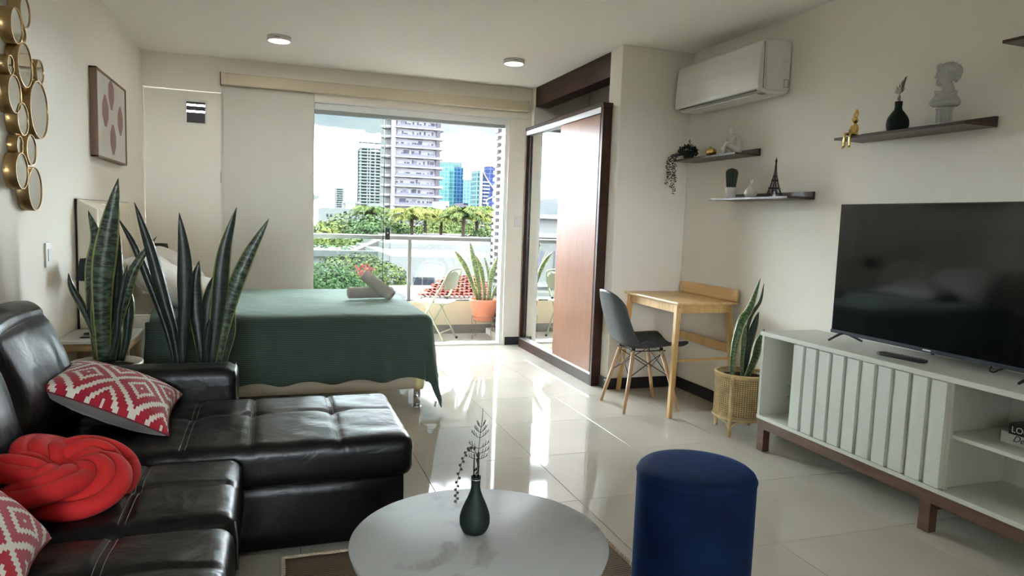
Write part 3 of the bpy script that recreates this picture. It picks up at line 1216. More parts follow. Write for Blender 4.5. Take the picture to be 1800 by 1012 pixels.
# folded-back white quilt + pillows
def soft(c, dims, M3, sd, wr=.010, pinch=.10):
    """pillow: cushion outline with pinched corners and wrinkles"""
    hx, hy, hz = dims[0] / 2, dims[1] / 2, dims[2] / 2

    def side(sg):
        def fn(a, b):
            u, v_ = a * 2 - 1, b * 2 - 1
            k = (max(0, 1 - abs(u) ** 2.6) * max(0, 1 - abs(v_) ** 2.6)) ** .55
            x = hx * u * (1 - pinch * (1 - v_ * v_) * abs(u) ** 3)
            y = hy * v_ * (1 - pinch * (1 - u * u) * abs(v_) ** 3)
            z = sg * hz * k + wr * noise.noise(Vector((u * 2.5 + sd, v_ * 2.5, sd + sg))) * k ** .3
            return Vector(c) + M3 @ Vector((x, y, z))
        return fn
    return side


def pillow(name, lb, c, dims, eul, mm, sd, group=None, wr=.012):
    M3 = Euler(eul).to_matrix()
    s_ = soft((0, 0, 0), dims, M3, sd, wr)
    mb = MB().grid(s_(1), 26, 26)
    mb2 = MB().grid(lambda a, b: s_(-1)(1 - a, b), 26, 26)
    mb.add(mb2.v, mb2.f, True, 0)
    o = obj(name, mb, mm, weld=True)
    o.location = c
    return tag(o, lb, 'pillow', group)


pillow('pillow', 'plump white pillow leaning on the headboard, nearer the sofa', (-.66, 4.86, .80), (.50, .74, .20), (0, .62, 0), m_sheet, 1.0, 'white pillows at the head of the bed')
pillow('pillow', 'plump white pillow leaning on the headboard, on the window side', (-.67, 5.50, .81), (.50, .70, .21), (0, .68, .08), m_sheet, 5.0, 'white pillows at the head of the bed')
pillow('pillow', 'flatter white pillow in front of the leaning pillows on the bed', (-.44, 5.14, .715), (.42, .78, .13), (0, .22, .05), m_sheet, 8.0, 'white pillows at the head of the bed')
# white sheet hanging at the near head corner
ws = MB()


def wsf(a, b):
    x = -.945 + a * .27
    d = b * .40
    R = .05
    th = min(d / R, PI / 2)
    y = BY0 - R * math.sin(th) * .7 - .012 * math.sin(x * 50) * b - .004
    z = .645 - R * (1 - math.cos(th)) - max(0, d - R * PI / 2) + .02 * math.sin(a * 9) * b
    return (x, y, z)


solo('bed_sheet', ws.grid(wsf, 24, 20), m_sheet, 'white cotton sheet hanging at the head end of the bed beside the nightstand', 'sheet', (-.82, 4.37, .63), solid=-.004)

# rolled towels
m_towel = mat('taupe_towel', (0.36, 0.335, 0.29, 1), .95, bump=.9, bscale=260, bdist=.003, sheen=.3)


def towel(lb, c, direc, L, r, sd):
    d = Vector(direc).normalized()
    M3 = d.to_track_quat('Z', 'Y').to_matrix().to_4x4()
    mb = MB()

    def fn(a, b):
        z = (a - .5) * L
        th = b * 2 * PI
        rr = r * (1 + .03 * noise.noise(Vector((math.cos(th) * 2 + sd, math.sin(th) * 2, z * 9)))) + .0016 * math.sin(z * 2 * PI / .016) * (1 if abs(z) < L * .42 else 0)
        if abs(z) > L / 2 - .004:
            rr *= .96
        return M3 @ Vector((rr * math.cos(th), rr * .92 * math.sin(th), z))
    mb.grid(fn, 40, 32)
    t = thing('rolled_towel', lb, 'towel', c, group='towels rolled at the foot of the bed')
    obj('roll', mb, m_towel, t)
    for e_ in (-1, 1):
        sp_ = []
        for k in range(60):
            a = k / 59
            th = a * 2 * PI * 3.1
            rr = r * (.16 + .80 * a)
            sp_.append(M3 @ Vector((rr * math.cos(th), rr * .92 * math.sin(th), e_ * (L / 2 + .001 - .004 * a))))
        s2 = MB().tube(sp_, r * .115, 6)
        cp = [M3 @ Vector((r * .93 * math.cos(k * PI / 8), r * .86 * math.sin(k * PI / 8), e_ * (L / 2 - .008))) for k in range(16)]
        s2.add(cp, [tuple(range(16))])
        obj('spiral_end', s2, m_towel, t)
    return t


towel('taupe rolled towel lying flat at the foot of the bed', (.675, 5.16, .690), (1, .18, 0), .33, .045, 1)
towel('taupe rolled towel propped diagonally across the lower towel', (.725, 5.13, .745), (.55, -.30, -.42), .26, .046, 4)

# ================================================================== NIGHTSTANDS AND LAMPS
m_oak = wood('pale_oak', (0.42, 0.27, 0.14, 1), (0.52, 0.35, 0.19, 1), .5, axis='Z')
m_gloss = mat('white_lacquer', (0.74, 0.74, 0.72, 1), .12, coat=.5)


def nightstand(lb, x0, x1, y0, y1, h_):
    t = thing('nightstand', lb, 'nightstand', ((x0 + x1) / 2, (y0 + y1) / 2, 0), group='white-topped nightstands flanking the bed')
    hx, hy = (x1 - x0) / 2, (y1 - y0) / 2
    obj('tabletop', MB().box(-hx, hx, -hy, hy, h_ - .018, h_), m_gloss, t, bevel=.002)
    for (a, b, c_, d) in ((-hx + .02, hx - .02, -hy + .012, -hy + .03), (-hx + .02, hx - .02, hy - .03, hy - .012), (hx - .03, hx - .012, -hy + .02, hy - .02)):
        obj('apron', MB().box(a, b, c_, d, h_ - .058, h_ - .018), m_oak, t, bevel=.001)
    for sx_ in (-1, 1):
        for sy_ in (-1, 1):
            obj('leg', MB().bar((sx_ * (hx - .028), sy_ * (hy - .028), 0), (sx_ * (hx - .028), sy_ * (hy - .028), h_ - .018), .030), m_oak, t, bevel=.002)
    return t


nightstand('white-topped pale wood nightstand between the sofa and the bed', XL + .01, -.700, 3.955, 4.34, .575)
nightstand('white-topped pale wood nightstand on the window side of the bed', XL + .01, -.700, 5.96, 6.34, .575)


def bed_lamp(lb, x, y):
    t = thing('table_lamp', lb, 'lamp', (x, y, .575), group='black bedside lamps')
    obj('base', MB().lathe([(.055, 0), (.055, .008), (.01, .014)], n=32), m_blackm, t)
    obj('pole', MB().cyl((0, 0, 0), .005, .01, .31, 12), m_blackm, t)
    sh = MB()
    n_ = 72
    v_ = []
    for z, r in ((.290, .082), (.402, .060)):
        for k in range(n_):
            rr = r + (.0016 if k % 2 else -.0016)
            v_.append((rr * math.cos(2 * PI * k / n_), rr * math.sin(2 * PI * k / n_), z))
    sh.add(v_, [(k, (k + 1) % n_, n_ + (k + 1) % n_, n_ + k) for k in range(n_)])
    obj('lamp_shade', sh, mat('black_pleated_fabric', (.012, .013, .018, 1), .8), t, solid=-.0015)
    return t


bed_lamp('black pleated table lamp on the nightstand by the sofa', -.905, 4.17)
bed_lamp('black pleated table lamp on the nightstand by the window', -.875, 6.14)
ph = solo('phone', MB().box(-.945, -.865, 4.03, 4.10, .575, .583), m_black, 'dark phone lying on the white nightstand behind the snake plant', 'phone', (-.90, 4.06, .575), bevel=.003)

# ================================================================== SNAKE PLANTS
def leaf_mat(name, dark, light, edge, ew=.84, bands=26.0):
    q = NT(name)
    t = q.n('Attribute')
    t.attribute_name = 'puv'
    s_ = q.n('SeparateXYZ')
    q.l(t.outputs['Vector'], s_.inputs[0])
    # X: across -1..1, Y: along in metres, Z: random
    c_ = q.n('CombineXYZ')
    m1 = q.n('Math', operation='MULTIPLY')
    q.l(s_.outputs['X'], m1.inputs[0]); m1.inputs[1].default_value = 1.1
    m1.inputs[1].default_value = .32
    q.l(m1.outputs[0], c_.inputs['X'])
    m2 = q.n('Math', operation='MULTIPLY')
    q.l(s_.outputs['Y'], m2.inputs[0]); m2.inputs[1].default_value = bands
    q.l(m2.outputs[0], c_.inputs['Y'])
    m3_ = q.n('Math', operation='MULTIPLY')
    q.l(s_.outputs['Z'], m3_.inputs[0]); m3_.inputs[1].default_value = 17
    q.l(m3_.outputs[0], c_.inputs['Z'])
    n = q.n('TexNoise', Scale=2.4, Detail=4, Distortion=.8)
    q.l(c_.outputs[0], n.inputs['Vector'])
    col = ramp(q, n.outputs['Fac'], [(0.44, dark), (0.50, tuple((a + b) / 2 for a, b in zip(dark, light))), (0.56, light)])
    ab = q.n('Math', operation='ABSOLUTE')
    q.l(s_.outputs['X'], ab.inputs[0])
    gt = q.n('Math', operation='GREATER_THAN')
    q.l(ab.outputs[0], gt.inputs[0]); gt.inputs[1].default_value = ew
    mx_ = q.n('Mix')
    mx_.data_type = 'RGBA'
    q.l(gt.outputs[0], mx_.inputs['Factor'])
    q.l(col, mx_.inputs[6])
    mx_.inputs[7].default_value = edge
    q.l(mx_.outputs[2], q.p.inputs['Base Color'])
    q.p.inputs['Roughness'].default_value = .38
    return q.m


LD, LL, LE = (0.005, 0.017, 0.010, 1), (0.075, 0.115, 0.070, 1), (0.26, 0.27, 0.07, 1)
m_leaf = leaf_mat('banded_leaf', LD, LL, LE)
m_leafd = leaf_mat('dark_leaf', (0.003, 0.009, 0.007, 1), (0.012, 0.024, 0.018, 1), (0.010, 0.020, 0.014, 1))
m_leafdy = leaf_mat('dark_leaf_yellow_edge', (0.005, 0.014, 0.010, 1), (0.018, 0.036, 0.024, 1), LE)
m_leafb = leaf_mat('bright_leaf', (0.02, 0.055, 0.018, 1), (0.10, 0.16, 0.06, 1), (0.34, 0.36, 0.15, 1), bands=45.0)


def blade(t, pts, w, mm, face=None, cup=.22, twist=0.0, sd=0, prof=None, thick=.0022):
    """one sword leaf: pts base to tip, w = widest width"""
    cl = bez(pts, 22)
    mb = MB()
    L = 0
    vs, uv = [], []
    NA = 6
    face = Vector(face or (0, -1, 0)).normalized()
    for i, p in enumerate(cl):
        a = i / 22
        if i:
            L += (p - cl[i - 1]).length
        tan = (cl[min(i + 1, 22)] - cl[max(i - 1, 0)]).normalized()
        side = tan.cross(face)
        if side.length < 1e-4:
            side = tan.orthogonal()
        side.normalize()
        nrm = side.cross(tan).normalized()
        ang = twist * (a - .3)
        side, nrm = side * math.cos(ang) + nrm * math.sin(ang), nrm * math.cos(ang) - side * math.sin(ang)
        if prof == 'narrowbase':
            ww = w * (.40 + .60 * min(1, a / .62) ** 1.2)
        else:
            ww = w * (.52 + .48 * min(1, a / .55))
        if a > .58:
            k = (a - .58) / .42
            ww *= max(0, (1 - k ** 1.7)) ** .88
        ww = max(ww, .0008)
        for j in range(NA + 1):
            s_ = j / NA * 2 - 1
            rip = .02 * ww * math.sin(L * 40 + s_ * 2 + sd) * abs(s_)
            vs.append(p + side * (s_ * ww / 2) - nrm * (cup * ww * (s_ * s_) * (1.0 if a < .9 else .6) - rip))
            uv.append((s_, L, (sd * .37) % 1))
    fs = [(i * (NA + 1) + j, i * (NA + 1) + j + 1, (i + 1) * (NA + 1) + j + 1, (i + 1) * (NA + 1) + j) for i in range(22) for j in range(NA)]
    mb.add(vs, fs, True, 0, uv)
    return obj('leaf', mb, mm, t, world=True, solid=-thick)


def px_leaves(t, rows, base_y, scale_y=1.0):
    """rows: (photo points base..tip, width in photo pixels, depth at base, depth at tip, material, extra)"""
    for k, (pts, wpx, dy0, dy1, mm, kw) in enumerate(rows):
        n_ = len(pts)
        P = []
        for i, (u, v) in enumerate(pts):
            a = i / (n_ - 1)
            P.append(at(u, v, Y=base_y + dy0 + (dy1 - dy0) * a))
        d = (base_y + (dy0 + dy1) / 2) / math.cos(YAW) * 1.0
        blade(t, P, wpx * base_y * .98 / FPX, mm, face=CAM - P[0], sd=k * 3 + 1, **kw)


def pot_white(t, R, H, mm, soil=True):
    obj('pot', MB().lathe([(R * .70, 0), (R * .86, H * .12), (R * .96, H * .5), (R, H - .012), (R * 1.0, H), (R * .91, H), (R * .89, H - .05), (.001, H - .055)], n=56), mm, t)
    if soil:
        sm_ = MB().grid(lambda a, b: ((a * R * .895) * math.cos(b * 2 * PI), (a * R * .895) * math.sin(b * 2 * PI), H - .030 + .010 * noise.noise(Vector((a * 8 * math.cos(b * 6.28), a * 8 * math.sin(b * 6.28), 0)))), 10, 40)
        obj('soil', sm_, m_soil, t)


m_ceramic = mat('cream_ceramic', (0.50, 0.46, 0.38, 1), .35)
pA = thing('snake_plant', 'tall banded snake plant in a round cream pot behind the sofa, by the nightstand', 'plant', (-.755, 3.665, 0))
pot_white(pA, .158, .522, m_ceramic)
px_leaves(pA, [
    ([(172, 632), (164, 560), (162, 480), (170, 420), (155, 370)], 22, .06, .12, m_leaf, dict(cup=.3)),
    ([(172, 634), (166, 590), (145, 540), (126, 505), (120, 480)], 11, .02, .05, m_leafdy, dict(cup=.35)),
    ([(205, 634), (205, 590), (203, 540), (207, 480), (209, 405)], 22, .08, .14, m_leafdy, dict(cup=.3)),
    ([(213, 634), (222, 600), (226, 560), (228, 528), (224, 500)], 16, .06, .08, m_leafdy, dict(cup=.3)),
    ([(180, 636), (168, 600), (163, 560), (160, 520), (163, 490)], 12, .03, .04, m_leafd, dict(cup=.3)),
    ([(183, 637), (180, 560), (181, 480), (192, 400), (208, 313)], 34, -.01, -.02, m_leaf, dict(cup=.18)),
    ([(198, 636), (205, 580), (220, 520), (238, 465), (276, 415)], 17, .01, .05, m_leaf, dict(cup=.3, twist=.6)),
    ([(192, 638), (205, 590), (208, 545), (216, 505), (224, 466)], 12, -.02, .0, m_leafd, dict(cup=.35)),
    ([(176, 638), (172, 600), (168, 560), (172, 500), (176, 470)], 14, .0, .02, m_leaf, dict(cup=.3)),
], 3.665)
bx = at(348, 640, Y=3.66)
pB = thing('snake_plant', 'dark snake plant with long splayed leaves behind the sofa arm, in front of the bed', 'plant', (bx.x, 3.66, 0))
pot_white(pB, .17, .44, m_ceramic)
for r_ in [
    ([(313, 668), (296, 590), (272, 520), (240, 440), (207, 382)], 13, .02, .10, m_leafd, dict(cup=.3, prof='narrowbase')),
    ([(318, 668), (306, 590), (287, 520), (262, 430), (236, 355)], 19, .0, .03, m_leafd, dict(cup=.3)),
    ([(322, 668), (321, 600), (325, 530), (324, 450), (315, 373)], 24, -.02, -.02, m_leafd, dict(cup=.15, prof='narrowbase')),
    ([(362, 668), (352, 600), (345, 550), (343, 500), (350, 458)], 25, .04, .08, m_leafdy, dict(cup=.2)),
    ([(364, 668), (364, 600), (366, 550), (372, 510), (379, 480)], 23, .0, .02, m_leafd, dict(cup=.2)),
    ([(366, 668), (376, 600), (386, 520), (396, 440), (416, 364)], 26, -.04, -.03, m_leafdy, dict(cup=.2, twist=-.5)),
    ([(374, 668), (388, 600), (408, 520), (436, 450), (473, 384)], 25, -.02, -.02, m_leaf, dict(cup=.15)),
    ([(386, 668), (396, 620), (403, 590), (405, 550), (405, 515)], 19, .03, .04, m_leafdy, dict(cup=.3)),
    ([(380, 668), (384, 620), (386, 580), (392, 540), (397, 500)], 16, .03, .05, m_leaf, dict(cup=.3)),
    ([(356, 668), (360, 640), (362, 610), (366, 580), (368, 560)], 12, -.05, -.06, m_leafd, dict(cup=.3)),
]:
    px_leaves(pB, [r_], 3.66)

# rattan basket plant
bc = Vector((2.745, 3.50, 0))
m_rattan = mat('rattan', srgb(206, 180, 132), .55, var=.2, vscale=20)
pC = thing('potted_snake_plant', 'green snake plant in a cane-webbed rattan basket stand beside the television stand', 'plant', bc)
R, Z0, Z1 = .165, .105, .372
cane = MB()
for k in range(72):
    a = 2 * PI * k / 72
    for da in (-.012, .012):
        cane.tube([(R * math.cos(a + da), R * math.sin(a + da), z) for z in (Z0, Z1)], .0017, 4, smooth=False)
for k in range(22):
    z = Z0 + (k + .5) * (Z1 - Z0) / 22
    for dz in (-.0022, .0022):
        cane.tube([((R + .0015) * math.cos(a * PI / 30), (R + .0015) * math.sin(a * PI / 30), z + dz) for a in range(60)], .0016, 4, closed=True, smooth=False)
obj('cane_webbing', cane, m_rattan, pC, kind='stuff')
obj('liner', MB().lathe([(.13, Z0 + .01), (.150, Z1 - .03), (.146, Z1 - .03), (.13, Z1 - .06), (.001, Z1 - .062)], n=40), mat('dark_liner', (.05, .035, .02, 1), .8), pC)
for z, rr in ((Z1, .0085), (Z0, .0065), (Z1 - .012, .005)):
    obj('hoop', MB().tube([((R + .003) * math.cos(a * PI / 30), (R + .003) * math.sin(a * PI / 30), z) for a in range(60)], rr, 8, closed=True), m_rattan, pC)
for a in (math.radians(211), math.radians(305), math.radians(35), math.radians(112)):
    d = Vector((math.cos(a), math.sin(a), 0))
    tn = Vector((-d.y, d.x, 0))
    lg = obj('leg', MB().tube([d * (R + .006) + Vector((0, 0, z)) for z in (0, .02, Z0, Z1)], [.010, .011, .0105, .009], 8), m_rattan, pC)
    br_ = MB()
    for s_ in (-1, 1):
        br_.tube(bez([d * (R + .006) + Vector((0, 0, .045)), d * (R + .004) + tn * s_ * .03 + Vector((0, 0, .085)), d * (R * .93) + tn * s_ * .085 + Vector((0, 0, Z0 - .004))], 8), .0048, 6)
    for z in (.03, .08, Z0 + .01, Z1 - .02):
        br_.tube([d * (R + .006) + Vector((.0125 * math.cos(k * PI / 5), .0125 * math.sin(k * PI / 5), z)) for k in range(10)], .0022, 5, closed=True)
    obj('brace', br_, m_rattan, lg)
for r_ in [
    ([(1286, 668), (1291, 610), (1303, 565), (1318, 540), (1337, 489)], 19, -.03, .03, m_leafb, dict(cup=.25, twist=.5)),
    ([(1304, 672), (1306, 620), (1318, 560), (1336, 530), (1343, 498)], 8, .04, .10, m_leafdy, dict(cup=.3)),
    ([(1305, 672), (1304, 640), (1306, 610), (1308, 588), (1311, 570)], 11, .0, .02, m_leafb, dict(cup=.3)),
    ([(1311, 672), (1312, 630), (1318, 595), (1326, 570), (1334, 548)], 19, .03, .05, m_leafdy, dict(cup=.3)),
    ([(1308, 674), (1318, 650), (1328, 625), (1334, 600), (1344, 578)], 18, -.04, -.05, m_leafb, dict(cup=.25)),
    ([(1310, 674), (1322, 668), (1335, 664), (1345, 650), (1352, 640)], 7, -.02, -.02, m_leafb, dict(cup=.3)),
]:
    px_leaves(pC, [r_], 3.50)

# ================================================================== DESK
m_bam = None
q = NT('bamboo')
v = coords(q, (1, 1, 1))
bk = q.n('TexBrick')
bk.offset = .37
bk.inputs['Scale'].default_value = 1
bk.inputs['Brick Width'].default_value = .32
bk.inputs['Row Height'].default_value = .022
bk.inputs['Mortar Size'].default_value = .0004
bk.inputs['Color1'].default_value = srgb(214, 176, 120)
bk.inputs['Color2'].default_value = srgb(228, 194, 142)
bk.inputs['Mortar'].default_value = srgb(176, 130, 76)
mpb = q.n('Mapping')
mpb.inputs['Rotation'].default_value = (0, PI / 2, PI / 2)
tcn = q.n('TexCoord')
q.l(tcn.outputs['Object'], mpb.inputs[0])
q.l(mpb.outputs[0], bk.inputs['Vector'])
q.l(bk.outputs['Color'], q.p.inputs['Base Color'])
q.p.inputs['Roughness'].default_value = .38
m_bamv = q.m
q = NT('bamboo_top')
bk2 = q.n('TexBrick')
bk2.offset = .37
for k_, v_ in (('Scale', 1), ('Brick Width', .32), ('Row Height', .022), ('Mortar Size', .0004), ('Color1', srgb(218, 176, 116)), ('Color2', srgb(232, 194, 138)), ('Mortar', srgb(180, 138, 84))):
    bk2.inputs[k_].default_value = v_
mpb = q.n('Mapping')
mpb.inputs['Rotation'].default_value = (0, 0, PI / 2)
tcn = q.n('TexCoord')
q.l(tcn.outputs['Object'], mpb.inputs[0])
q.l(mpb.outputs[0], bk2.inputs['Vector'])
q.l(bk2.outputs['Color'], q.p.inputs['Base Color'])
q.p.inputs['Roughness'].default_value = .34
m_bamt = q.m
m_bleg = wood('bamboo_leg', srgb(196, 152, 92), srgb(222, 184, 126), .42, axis='Z')
dk = thing('desk', 'small bamboo writing desk with splayed legs against the right wall', 'desk', (2.74, 4.25, 0))
DXA, DXB, DYA, DYB, DZT = 2.500, 2.985, 3.895, 4.63, .757
obj('desktop', MB().box(DXA, DXB, DYA, DYB, DZT - .016, DZT), m_bamt, dk, world=True, bevel=.004)
obj('upstand', MB().box(2.958, 2.978, 3.845 + .05, 4.60, DZT, DZT + .088), m_bamv, dk, world=True, bevel=.010, seg=3)
for (a, b) in (((2.535, 3.955), (2.535, 4.575)), ((2.94, 3.955), (2.94, 4.575))):
    obj('apron', MB().bar((a[0], a[1], DZT - .046), (b[0], b[1], DZT - .046), .018, .06), m_bleg, dk, world=True, bevel=.001)
for y in (3.945, 4.585):
    obj('apron', MB().bar((2.535, y, DZT - .046), (2.94, y, DZT - .046), .018, .06), m_bleg, dk, world=True, bevel=.001)
for (x, y, fx, fy) in ((2.535, 3.945, 2.452, 3.845), (2.535, 4.585, 2.478, 4.612), (2.945, 3.965, 2.962, 3.86), (2.945, 4.585, 2.965, 4.615)):
    lg = obj('leg', MB().bar((fx, fy, 0), (x, y, DZT - .018), .026, .030, w2=.036, h2=.036), m_bleg, dk, world=True, bevel=.003)
    if y < 4:
        obj('screw', MB().lathe([(.004, 0), (.004, .002)], n=10, M=Matrix.Rotation(PI / 2, 3, 'X'), c=(x, y - .0195, DZT - .035)).lathe([(.004, 0), (.004, .002)], n=10, M=Matrix.Rotation(PI / 2, 3, 'X'), c=(x, y - .0195, DZT - .06)), m_black, lg, world=True)
obj('back_stretcher', MB().bar((2.955, 3.92, .435), (2.955, 4.59, .435), .016, .062), m_bleg, dk, world=True, bevel=.002)
obj('side_stretcher', MB().bar((2.492, 3.895, .372), (2.955, 3.91, .372), .018, .014), m_bleg, dk, world=True, bevel=.001)

# ================================================================== DESK CHAIR
m_shell = mat('charcoal_plastic', (0.030, 0.036, 0.043, 1), .48, bump=.05, bscale=300)
m_beech = wood('beech_leg', srgb(176, 138, 100), srgb(206, 170, 130), .45, axis='Z')
ch = thing('shell_chair', 'charcoal moulded shell chair with wooden dowel legs pulled up to the desk', 'chair', (2.41, 4.17, 0), rotz=-.04)
# seat faces +X
prof = [(.245, .425), (.225, .438), (.16, .436), (.06, .424), (-.05, .418), (-.13, .428), (-.19, .468), (-.225, .54), (-.255, .63), (-.285, .73), (-.31, .815)]
pc = bez([(x, 0, z) for x, z in prof], 40)


def shellf(a, b):
    i = a * 40
    k = min(int(i), 39)
    p = pc[k].lerp(pc[k + 1], i - k)
    s_ = b * 2 - 1
    # half width along the profile
    if a < .12:
        hw = .215 * (1 - (1 - a / .12) ** 2 * .18)
    elif a < .55:
        hw = .215 + .012 * math.sin((a - .12) / .43 * PI)
    else:
        k2 = (a - .55) / .45
        hw = .225 - .035 * k2 - .055 * max(0, k2 - .75) / .25
    tan = (pc[min(k + 1, 40)] - pc[max(k - 1, 0)]).normalized()
    nrm = Vector((-tan.z, 0, tan.x))
    if nrm.z < 0 and a < .5:
        nrm = -nrm
    up_in = Vector((tan.z, 0, -tan.x))  # inward for back
    if a < .42:
        lift = Vector((0, 0, 1))
    else:
        w_ = min(1, (a - .42) / .2)
        lift = Vector((w_, 0, 1 - w_)).normalized()
    c_ = .050 + .035 * math.exp(-((a - .5) / .18) ** 2)
    if a > .9 or a < .06:
        c_ *= .85
    q_ = p + Vector((0, s_ * hw, 0)) + lift * c_ * abs(s_) ** 2.6
    if a > .93:
        q_.z -= .03 * abs(s_) ** 3 * (a - .93) / .07
    return q_


obj('shell', MB().grid(shellf, 40, 20), m_shell, ch, solid=-.007)
for sx_ in (-1, 1):
    for sy_ in (-1, 1):
        top = Vector((sx_ * .105 - .01, sy_ * .10, .408))
        bot = Vector((sx_ * .205, sy_ * .185, 0))
        lg = obj('leg', MB().tube([bot, bot.lerp(top, .25), top], [.0095, .0125, .014], 14), m_beech, ch)
        obj('leg_cap', MB().tube([top.lerp(bot, .03), top + (top - bot) * .03], .0125, 10), m_blackm, lg)
fr_ = MB()
pt = lambda sx_, sy_, z: Vector((sx_ * .105 - .01, sy_ * .10, .408)).lerp(Vector((sx_ * .205, sy_ * .185, 0)), (.408 - z) / .408)
for sy_ in (-1, 1):
    fr_.tube([pt(-1, sy_, .39), pt(1, sy_, .235)], .003, 6)
    fr_.tube([pt(1, sy_, .39), pt(-1, sy_, .235)], .003, 6)
for sx_ in (-1, 1):
    fr_.tube([pt(sx_, -1, .39), pt(sx_, 1, .235)], .003, 6)
    fr_.tube([pt(sx_, 1, .39), pt(sx_, -1, .235)], .003, 6)
obj('wire_brace', fr_, m_blackm, ch)
fr_ = MB()
for sy_ in (-1, 1):
    fr_.box(-.135, .125, sy_ * .10 - .006, sy_ * .10 + .006, .404, .410)
    fr_.box(-.115 - .006, -.115 + .006, -.10, .10, .404, .410) if sy_ < 0 else fr_.box(.095 - .006, .095 + .006, -.10, .10, .404, .410)
    for x in (-.115, .095):
        fr_.cyl((x, sy_ * .10, 0), .012, .395, .428, 12)
obj('mounting_frame', fr_, m_blackm, ch)

# ================================================================== TELEVISION STAND
m_tvl = mat('off_white_laminate', (0.60, 0.60, 0.54, 1), .42)
m_walnut = wood('walnut', srgb(80, 56, 42), srgb(112, 82, 62), .42, axis='Y', scale=2.5)
CXF, CXB, CY1, CY0 = 2.602, 2.992, 3.185, 1.05
cs = thing('television_stand', 'long off-white television stand with a slatted sliding door and walnut legs', 'tv stand', (2.8, 2.12, 0))
obj('top_panel', MB().box(CXF - .004, CXB, CY0, CY1 + .004, .660, .684), m_tvl, cs, world=True, bevel=.0015)
obj('bottom_panel', MB().box(CXF, CXB, CY0, CY1, .186, .206), m_tvl, cs, world=True, bevel=.001)
for y in (CY1 - .018, CY0):
    obj('side_panel', MB().box(CXF + .006, CXB, y, y + .018, .206, .660), m_tvl, cs, world=True, bevel=.001)
obj('back_panel', MB().box(CXB - .006, CXB, CY0, CY1, .206, .660), m_tvl, cs, world=True)
obj('divider', MB().box(CXF + .03, CXB - .006, 2.92, 2.936, .206, .660), m_tvl, cs, world=True)
obj('divider', MB().box(CXF + .03, CXB - .006, 2.045, 2.061, .206, .660), m_tvl, cs, world=True)
obj('shelf', MB().box(CXF + .02, CXB - .006, CY0 + .018, 2.045, .430, .446), m_tvl, cs, world=True, bevel=.001)
dpanel = obj('sliding_door', MB().box(CXF + .008, CXF + .020, 2.012, 2.912, .212, .656), m_tvl, cs, world=True)
m_slatc = mat('slat_white', (0.62, 0.63, 0.58, 1), .45)
for k in range(10):
    y1 = 2.912 - k * .0905
    obj('slat', MB().box(CXF - .012, CXF + .008, y1 - .068, y1, .213, .657), m_slatc, dpanel, world=True, bevel=.001)
hl = MB()
for (y, z) in ((3.05, .36), (3.05, .30)):
    hl.lathe([(.004, 0), (.004, .001)], n=10, M=Matrix.Rotation(PI / 2, 3, 'X'), c=(CXF + .2, CY1 - .019 + .0, z))
obj('peg_hole', hl, m_black, cs, world=True)
obj('base_rail', MB().box(CXF + .012, CXF + .040, CY0, CY1 - .004, .130, .186), m_walnut, cs, world=True, bevel=.001)
obj('base_rail', MB().box(CXB - .045, CXB - .018, CY0, CY1 - .004, .130, .186), m_walnut, cs, world=True, bevel=.001)
obj('base_rail', MB().box(CXF + .040, CXB - .045, CY1 - .030, CY1 - .004, .130, .186), m_walnut, cs, world=True, bevel=.001)
for y in (CY1 - .030, 2.10, CY0 + .03):
    for x in (CXF + .034, CXB - .034):
        obj('leg', MB().box(x - .022, x + .022, y - .028, y + .026, 0, .130), m_walnut, cs, world=True, bevel=.0015)
    obj('cross_rail', MB().box(CXF + .056, CXB - .056, y - .012, y + .012, .09, .128), m_walnut, cs, world=True) if y < 3 else None

# books
m_bkw = mat('book_white', (0.66, 0.65, 0.61, 1), .5)
m_bkb = mat('book_black', (0.012, 0.012, 0.013, 1), .4)
m_page = mat('book_pages', (0.60, 0.56, 0.47, 1), .8)
m_ink = mat('print_black', (0.02, 0.02, 0.02, 1), .6)
m_inkw = mat('print_white', (0.75, 0.75, 0.75, 1), .6)


def book(lb, x0, x1, y0, y1, z0, z1, cm, rot=0):
    t = thing('book', lb, 'book', ((x0 + x1) / 2, (y0 + y1) / 2, z0), rotz=rot, group='books lying in the television stand')
    hx, hy, h_ = (x1 - x0) / 2, (y1 - y0) / 2, z1 - z0
    c_ = MB()
    c_.box(-hx, hx, -hy, hy, 0, .003).box(-hx, hx, -hy, hy, h_ - .003, h_).box(-hx, -hx + .003, -hy, hy, .003, h_ - .003)
    obj('cover', c_, cm, t)
    obj('pages', MB().box(-hx + .003, hx - .004, -hy + .004, hy - .004, .003, h_ - .003), m_page, t)
    return t


# spine faces the room (-X)
Mt = Matrix(((0, 0, -1, 0), (-1, 0, 0, 0), (0, 1, 0, 0), (0, 0, 0, 1)))  # text x -> -Y, y -> Z, normal -> -X
bk_ = book('white book with a script title on its spine, lying under the black book', 2.745, 2.92, 1.63, 1.903, .446, .490, m_bkw)
text('title', 'Design', .036, m_ink, bk_, Matrix.Translation((-.0878, .090, .013)) @ Mt, shear=.4)
bk2_ = book('black book with white capital letters on its spine, stacked on the white book', 2.735, 2.90, 1.60, 1.868, .490, .532, m_bkb, rot=.05)
text('title', 'LOUIS', .034, m_inkw, bk2_, Matrix.Translation((-.0828, .124, .009)) @ Mt, extr=.0008)

